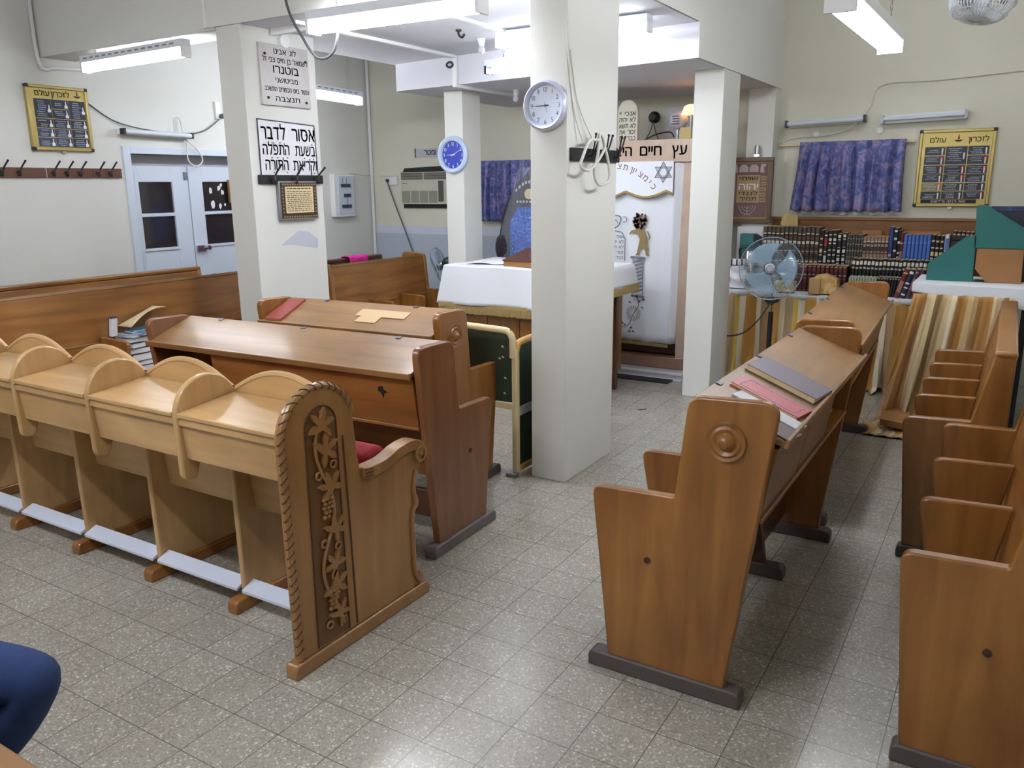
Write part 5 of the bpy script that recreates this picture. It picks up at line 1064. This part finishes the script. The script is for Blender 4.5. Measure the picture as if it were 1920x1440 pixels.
# green boxes on the taller table
def filebox(label, poly, y0, y1, mat, back):
    t = thing('file_box', label, 'file box', (sum(p[0] for p in poly)/len(poly), (y0+y1)/2, min(p[1] for p in poly)))
    part('side', MB().prism(poly, y0, y0+.006, 'xz'), mat, t, world=True); part('side', MB().prism(poly, y1-.006, y1, 'xz'), mat, t, world=True)
    part('spine_board', MB().box(back-.006 if back > poly[0][0] else back, back if back > poly[0][0] else back+.006, y0+.006, y1-.006, min(p[1] for p in poly)+.002, max(p[1] for p in poly)-.002), 'black', t, world=True)
    part('bottom', MB().box(min(p[0] for p in poly)+.006, max(p[0] for p in poly)-.006, y0+.006, y1-.006, min(p[1] for p in poly), min(p[1] for p in poly)+.006), 'black', t, world=True)
    return t
g1 = filebox('green magazine file standing on the white cloth at its left edge', [(1.062, .972), (1.062, 1.082), (1.277, 1.272), (1.337, 1.278), (1.345, .972)], 4.90, 5.02, 'green_box', 1.345)
part('staple', MB().box(1.17, 1.174, 4.897, 4.90, 1.08, 1.092).box(1.195, 1.199, 4.897, 4.90, 1.08, 1.092), 'chrome', g1, world=True)
filebox('tan magazine file lying on its side under the top green one', [(1.352, 1.196), (1.352, 1.06), (1.425, .972), (1.63, .972), (1.62, 1.196)], 4.90, 5.02, 'tan_board', 1.63)
filebox('green magazine file stacked on top of the tan one', [(1.335, 1.20), (1.318, 1.478), (1.375, 1.482), (1.66, 1.30), (1.66, 1.20)], 4.90, 5.02, 'green_box', 1.335)
solo('book', MB().box(1.40, 1.62, 5.05, 5.15, 1.44, 1.47), 'spine_bluetall', 'blue book lying on the dark folder at the top right of the boxes', 'book')
solo('dark_folder', MB().box(1.43, 1.75, 5.03, 5.17, .972, 1.438), 'navy', 'dark box file standing behind the top green file', 'folder')
# ------------------------------------------------ fans
def stand_fan(label, x, y, zc, rad, yawd, tiltd, zclutch=.72, cut=0):
    t = thing('standing_fan', label, 'fan', (x, y, 0))
    part('base', MB().lathe([(.2, 0), (.2, .012), (.1, .03), (.03, .05)], (x, y+.09, 0), n=24), 'black_plastic', t, world=True)
    part('lower_pole', MB().tube([(x, y+.09, .04), (x, y+.09, zclutch-.07)], .019, 10), 'black_plastic', t, world=True)
    part('upper_pole', MB().tube([(x, y+.09, zclutch-.07), (x, y+.09, zc-.07)], .01, 10), 'chrome', t, world=True)
    part('clutch', MB().lathe([(.05, -.015), (.06, 0), (.05, .015)], (x, y+.09, zclutch+.02), 'z', 10).box(x-.02, x+.02, y+.04, y+.09, zclutch-.01, zclutch+.05), 'black_plastic', t, world=True)
    m = Matrix.Translation((x, y, zc)) @ Matrix.Rotation(R(yawd), 4, 'Z') @ Matrix.Rotation(R(tiltd), 4, 'X')
    def rl(prof, n=32): return MB().lathe(prof, (0, 0, 0), 'y', n).rot(m)
    part('motor', rl([(.02, .0), (.06, .05), (.065, .12), (.04, .16), (.01, .165)], 20), 'black_plastic' if cut else 'grey_metal', t, world=True)
    part('hub', rl([(.002, -.045), (.03, -.04), (.045, -.02), (.045, .02)], 20), 'chrome', t, world=True)
    for k in range(3):
        bl = MB().grid(lambda u, v: ((.04+(rad*.82-.04)*v)*math.cos(k*2*PI/3+(u-.5)*1.75*(.55+.45*v)), -.0+.03*(u-.5), (.04+(rad*.82-.04)*v)*math.sin(k*2*PI/3+(u-.5)*1.75*(.55+.45*v))), 10, 8).rot(m)
        part('blade', bl, 'fan_clear', t, world=True, solid=.003)
    gd = MB(); nw = 90
    for s_, y0 in ((-1, -.06), (1, .05)):
        for k in range(nw):
            a = 2*PI*k/nw; c, s2 = math.cos(a), math.sin(a)
            gd.tube([(.05*c, y0*1.0, .05*s2), (rad*.6*c, y0*1.15, rad*.6*s2), (rad*.93*c, y0*.7, rad*.93*s2), (rad*c, 0, rad*s2)], .0011, 3, caps=False)
    gd.rot(m); part('guard_wires', gd, 'fan_guard', t, world=True, smooth=0)
    rg = MB()
    for r_, w_ in ((rad, .0045), (rad*.55, .002)): rg.tube([(r_*math.cos(q), 0 if r_ == rad else -.068, r_*math.sin(q)) for q in [j*2*PI/48 for j in range(48)]], w_, 6, True)
    rg.rot(m); part('guard_ring', rg, 'fan_guard', t, world=True)
    part('badge', MB().lathe([(.04, -.062), (.038, -.07), (.026, -.072), (.024, -.066), (.002, -.066)], (0, 0, 0), 'y', 24).rot(m), 'grey_metal', t, world=True)
    return t
stand_fan('standing fan with clear blue blades in front of the striped drape', -.022, 4.95, .998, .238, 8, -6)
cable('black fan cord trailing left over the striped drape', [(-.02, 4.99, .72), (-.1, 4.93, .58), (-.22, 4.98, .47), (-.36, 5.02, .43), (-.42, 5.04, .45)], .006, 'black_plastic')
stand_fan('standing fan with a black motor behind the reading table near the wainscot', -3.47, 5.35, .84, .2, -60, 20, .5, 1)
t = thing('ceiling_fan', 'white caged fan hanging high by the right wall', 'fan', (1.2, 5.0, 3.38))
mm = Matrix.Translation((1.2, 5.0, 2.79)) @ Matrix.Rotation(R(-12), 4, 'X') @ Matrix.Rotation(R(8), 4, 'Y')
cg = MB()
for k in range(52):
    a = 2*PI*k/52; c, s_ = math.cos(a), math.sin(a)
    cg.tube([(.05*c, .05*s_, -.13), (.12*c, .12*s_, -.125), (.17*c, .17*s_, -.09), (.195*c, .195*s_, -.02), (.17*c, .17*s_, .05), (.06*c, .06*s_, .08)], .0042, 4, caps=False)
cg.rot(mm); part('cage', cg, 'white_enamel', t, world=True, smooth=0)
rg = MB()
for r_, z_, w_ in ((.197, -.015, .011), (.15, -.108, .003)): rg.tube([(r_*math.cos(q), r_*math.sin(q), z_) for q in [j*2*PI/40 for j in range(40)]], w_, 6, True)
part('cage_ring', rg.rot(mm), 'white_enamel', t, world=True)
for k in range(3): part('blade', MB().grid(lambda u, v: ((.03+.13*v)*math.cos(k*2.094+(u-.5)*1.2), (.03+.13*v)*math.sin(k*2.094+(u-.5)*1.2), -.02+.04*(u-.5)), 8, 6).rot(mm), 'frosted', t, world=True, solid=.003)
part('motor', MB().lathe([(.05, -.13), (.055, -.12), (.05, 0), (.07, .05), (.06, .12), (.02, .14)], n=20).rot(mm), 'white_enamel', t, world=True)
part('rod', MB().tube([(1.2, 5.0, 2.95), (1.2, 5.0, 3.4)], .014, 8).lathe([(.05, 3.37), (.05, 3.4)], (1.2, 5.0, 0), n=16), 'white_enamel', t, world=True)
# ------------------------------------------------ books lying on pews
SL = math.atan2(.107, .288)
def lying(label, mat, u0, u1, y0, y1, th, pew_, rot=0, pages='pages', cat='book', du=0):
    u = Vector((math.cos(-SL), 0, math.sin(-SL)))  # along slope (u, z)
    t = thing('book', label, cat, (0, 0, 0)); M0 = ROOTM[pew_]
    cu_, cy_ = (u0+u1)/2, (y0+y1)/2; base = M0 @ Matrix.Translation((cu_, cy_, 1.0065-(cu_-.322)*.3715+.001)) @ Matrix.Rotation(SL, 4, 'Y') @ Matrix.Rotation(R(rot), 4, 'Z')
    t.matrix_world = base; ROOTM[t] = base; a, b = (u1-u0)/2/math.cos(SL), (y1-y0)/2
    part('page_block', MB().box(-a+.004, a-.004, -b+.004, b-.003, .002, th-.002), pages, t)
    part('cover', MB().box(-a, a, -b, b, th-.002, th).box(-a, a, -b, b, 0, .002).box(-a, a, b-.003, b, .002, th-.002), mat, t)
    return t
lying('long mauve brown book lying on the rosette pew desk', 'book_purple', .355, .605, .50, .69, .022, PR1, -6)
b = lying('red book with a gilt border lying beside the mauve one', 'book_red', .37, .60, .27, .40, .012, PR1, -8)
bd = MB()
for a_, b_ in (((-.10, -.045), (.10, -.045)), ((.10, -.045), (.10, .045)), ((.10, .045), (-.10, .045)), ((-.10, .045), (-.10, -.045))): bd.tube([(a_[0], a_[1], .0125), (b_[0], b_[1], .0125)], .0015, 4)
part('gilt_border', bd, 'dash_pale', b)
lying('grey white booklet under the red book on the rosette pew', 'frosted', .40, .62, .18, .255, .006, PR1, -8)
lying('thin plum folder hanging at the near edge of the rosette pew desk', 'book_brown', .44, .625, .06, .165, .004, PR1, -8)
lying('red book lying at the left end of the worn desk pew', 'book_maroon', .36, .59, .05, .17, .012, PL2, 4)
def flatbook(label, mat, x0, x1, y0, y1, z0, th, rz=0, tilt=0, pages='paper', roll=0):
    t = thing('book', label, 'book'); m = Matrix.Translation(((x0+x1)/2, (y0+y1)/2, z0)) @ Matrix.Rotation(R(rz), 4, 'Z') @ Matrix.Rotation(R(tilt), 4, 'Y') @ Matrix.Rotation(R(roll), 4, 'X')
    t.matrix_world = m; ROOTM[t] = m; a, b = (x1-x0)/2, (y1-y0)/2
    part('page_block', MB().box(-a+.004, a-.003, -b+.004, b-.004, .003, th-.003), pages, t); part('cover', MB().box(-a, a, -b, b, th-.003, th).box(-a, a, -b, b, 0, .003).box(-a, -a+.004, -b, b, .003, th-.003), mat, t)
px0, px1, py0, py1 = -3.60, -3.42, 1.76, 2.0
z = .427
for lb, mt, th, rz in (('blue book at the bottom of the pile on the left pew seat', 'spine_bluetall', .045, 4), ('white blue book second from the bottom of the pile', 'spine_bluewhite', .03, -6), ('dark brown book in the lower half of the pile', 'book_brown', .05, 3), ('black book in the middle of the pile', 'black', .04, -4), ('grey brown book above the black one in the pile', 'spine_grey', .035, 6), ('dark book just under the open topped pile', 'navy', .035, -8), ('pale booklet near the top of the pile', 'dash_pale', .02, 5)):
    flatbook(lb, mt, px0, px1, py0, py1, z, th, rz); z += th+.001
flatbook('magazine with a yellow and blue cover on top of the pile', 'spine_cyan', px0+.04, px1+.02, py0+.05, py1+.05, z, .015, 15, 6); 
flatbook('dark blue book standing tilted at the left of the pile', 'navy', -3.50, -3.47, py0-.1, py0-.045, .69, .13, 10, 8)
solo('paper_sheet', MB().grid(lambda u, v: (-3.60+.15*u, 1.80+.28*v, .735+.10*v+.04*math.sin(3*v)*u), 6, 8), 'cream_metal', 'curled yellowish folder sheet leaning over the pile of books', 'paper', solid=.003)
# ------------------------------------------------ seated person and table at the lower left
t = thing('bench', 'plain wooden bench the person in jeans sits on, mostly out of frame', 'bench', (-1.0, -.85, 0))
part('seat', MB().box(-1.2, -.60, -1.35, -.76, .39, .42), 'tan_board', t, .006, world=True)
for y_ in (-1.3, -.84): part('leg', MB().box(-1.15, -.66, y_, y_+.05, 0, .39), 'tan_board', t, .004, world=True)
t = thing('wooden_table', 'tan wooden table corner at the bottom left of the photo', 'table', (-.1, -1.15, 0))
part('top', MB().prism(arc_poly([(-.45, -1.45), (.32, -1.45), (.32, -.868), (-.45, -.868)], .06), .632, .66, 'xy'), 'table_tan', t, .008, world=True)
for x_ in (-.40, .22):
    for y_ in (-1.4, -.98): part('leg', MB().box(x_, x_+.05, y_, y_+.05, 0, .632), 'tan_board', t, .004, world=True)
def skin(name, joints, edges, mat, parent, sub=2):
    bm = bmesh.new(); lay = bm.verts.layers.skin.verify(); V = {k: bm.verts.new(v[0]) for k, v in joints.items()}; bm.verts.ensure_lookup_table()
    for a, b in edges: bm.edges.new((V[a], V[b]))
    for i, (k, v) in enumerate(joints.items()):
        r = v[1] if hasattr(v[1], '__len__') else (v[1], v[1]); V[k][lay].radius = r; V[k][lay].use_root = (i == 0)
    me = bpy.data.meshes.new(name); bm.to_mesh(me); bm.free(); me.materials.append(M[mat])
    o = bpy.data.objects.new(name, me); COL.objects.link(o); o.parent = parent
    o.modifiers.new('skin', 'SKIN').use_smooth_shade = True; k = o.modifiers.new('subdivision', 'SUBSURF'); k.levels = sub; k.render_levels = sub
    return o
per = thing('person', 'seated person in blue jeans at the lower left edge, one knee in view', 'person', (-.675, -.945, 0), R(31.5))
def W(x, y, z): return (x+.85, y+.72, z)
J = {'pel': (W(-.85, -.72, .55), (.15, .11)), 'wai': (W(-.88, -.72, .75), (.13, .1)), 'che': (W(-.87, -.72, 1.0), (.16, .11)), 'nek': (W(-.85, -.72, 1.2), .055), 'hd1': (W(-.83, -.72, 1.30), (.075, .08)), 'hd2': (W(-.81, -.72, 1.40), (.085, .09)), 'hd3': (W(-.82, -.72, 1.47), (.06, .06))}
E_ = [('pel', 'wai'), ('wai', 'che'), ('che', 'nek'), ('nek', 'hd1'), ('hd1', 'hd2'), ('hd2', 'hd3')]
for s_, n in ((1, 'l'), (-1, 'r')):
    ky = -.60 if s_ > 0 else -1.0; kx = 0 if s_ > 0 else -.07
    J.update({'hip'+n: (W(-.80, -.72+s_*.11, .52), .09), 'kn'+n: (W(-.35+kx, ky, .49), .062), 'an'+n: (W(-.69, ky-.03*s_, .1), .04), 'to'+n: (W(-.53, ky-.02*s_, .045), (.035, .045)),
              'sh'+n: (W(-.87, -.72+s_*.19, 1.14), .06), 'el'+n: (W(-.86, -.72+s_*.24, .86), .045), 'wr'+n: (W(-.74, -.72+s_*.15, .68), .03), 'pa'+n: (W(-.67, -.72+s_*.13, .655), (.04, .018))})
    E_ += [('pel', 'hip'+n), ('hip'+n, 'kn'+n), ('kn'+n, 'an'+n), ('an'+n, 'to'+n), ('che', 'sh'+n), ('sh'+n, 'el'+n), ('el'+n, 'wr'+n), ('wr'+n, 'pa'+n)]
    for f in range(4):
        a = (f-1.5)*.018; ln = (.06, .072, .068, .052)[f]
        J['f%d%s' % (f, n)] = (W(-.63, -.72+s_*.13+a, .645), .0095); J['g%d%s' % (f, n)] = (W(-.63+ln, -.72+s_*.13+a*1.2, .625), .008)
        E_ += [('pa'+n, 'f%d%s' % (f, n)), ('f%d%s' % (f, n), 'g%d%s' % (f, n))]
    J['th'+n] = (W(-.65, -.72+s_*.08, .645), .0095); E_ += [('pa'+n, 'th'+n)]
body = skin('body', J, E_, 'skin', per)
JJ = {'pel': (W(-.85, -.72, .55), (.165, .125)), 'wai': (W(-.88, -.72, .70), (.15, .115))}
E2 = [('pel', 'wai')]
for s_, n in ((1, 'l'), (-1, 'r')):
    ky = -.60 if s_ > 0 else -1.0; kx = 0 if s_ > 0 else -.07
    JJ.update({'hip'+n: (W(-.80, -.72+s_*.11, .53), .105), 'mid'+n: (W(-.56, (-.72+s_*.11+ky)/2, .515), .09), 'kn'+n: (W(-.355+kx, ky, .49), .08), 'sh'+n: (W(-.52+kx, ky-.015*s_, .30), .068), 'an'+n: (W(-.68, ky-.03*s_, .12), .055)})
    E2 += [('pel', 'hip'+n), ('hip'+n, 'mid'+n), ('mid'+n, 'kn'+n), ('kn'+n, 'sh'+n), ('sh'+n, 'an'+n)]
skin('jeans', JJ, E2, 'denim', per)
SJ = {'wai': (W(-.88, -.72, .66), (.155, .12)), 'bel': (W(-.88, -.72, .82), (.15, .115)), 'che': (W(-.87, -.72, 1.02), (.175, .125)), 'top': (W(-.86, -.72, 1.15), (.09, .075))}
E3 = [('wai', 'bel'), ('bel', 'che'), ('che', 'top')]
for s_, n in ((1, 'l'), (-1, 'r')):
    SJ.update({'sh'+n: (W(-.87, -.72+s_*.19, 1.13), .075), 'el'+n: (W(-.865, -.72+s_*.24, .90), .06)}); E3 += [('che', 'sh'+n), ('sh'+n, 'el'+n)]
skin('shirt', SJ, E3, 'shirt', per)
hd = W(-.81, -.72, 1.40)
part('hair', MB().ball((hd[0]-.02, hd[1], hd[2]+.035), (.105, .1, .1), 16), 'hair', per)
fc = MB()
for s_ in (-1, 1): fc.ball((hd[0]+.082, hd[1]+s_*.032, hd[2]-.005), (.008, .012, .008), 8)
part('eyes', fc, 'ink', per); part('nose', MB().ball((hd[0]+.095, hd[1], hd[2]-.03), (.014, .012, .024), 8), 'skin', per)
part('mouth', MB().ball((hd[0]+.08, hd[1], hd[2]-.072), (.008, .024, .006), 8), 'book_red', per)
er = MB()
for s_ in (-1, 1): part('ear', MB().ball((hd[0]-.005, hd[1]+s_*.088, hd[2]-.02), (.018, .008, .03), 8), 'skin', per)
for s_, n in ((1, 'l'), (-1, 'r')):
    ky = -.60 if s_ > 0 else -1.0; kx = 0 if s_ > 0 else -.07
    part('shoe', MB().ball((W(-.58, ky-.025*s_, .05)[0], ky-.025*s_+.72, .05), (.13, .045, .05), 14), 'black_plastic', per)

solo('scrap', MB().prism([(-.70, 4.02), (-.66, 4.06), (-.645, 4.05), (-.68, 4.01)], .0, .004, 'xy'), 'navy', 'tiny dark blue scrap on the floor between the front column and the ark', 'scrap')
for lb, mt, y0, th, rz in (('dark prayer book lying in the open end compartment of the rosette pew', 'black', 1.62+.32, .03, 5), ('pale booklet on the dark book in the open compartment of the rosette pew', 'dash_pale', 1.97, .015, -12)):
    flatbook(lb, mt, .84, .96, y0, y0+.17, .647 if th > .02 else .679, th, rz)
for lb, mt, x0, th, rz in (('dark red prayer book in the open compartment of the long reddish pew', 'book_brown', -2.0, .035, 10), ('black prayer book beside the dark red one in the open compartment', 'black', -2.16, .03, -8)):
    flatbook(lb, mt, x0, x0+.12, 1.18, 1.33, .648, th, rz)
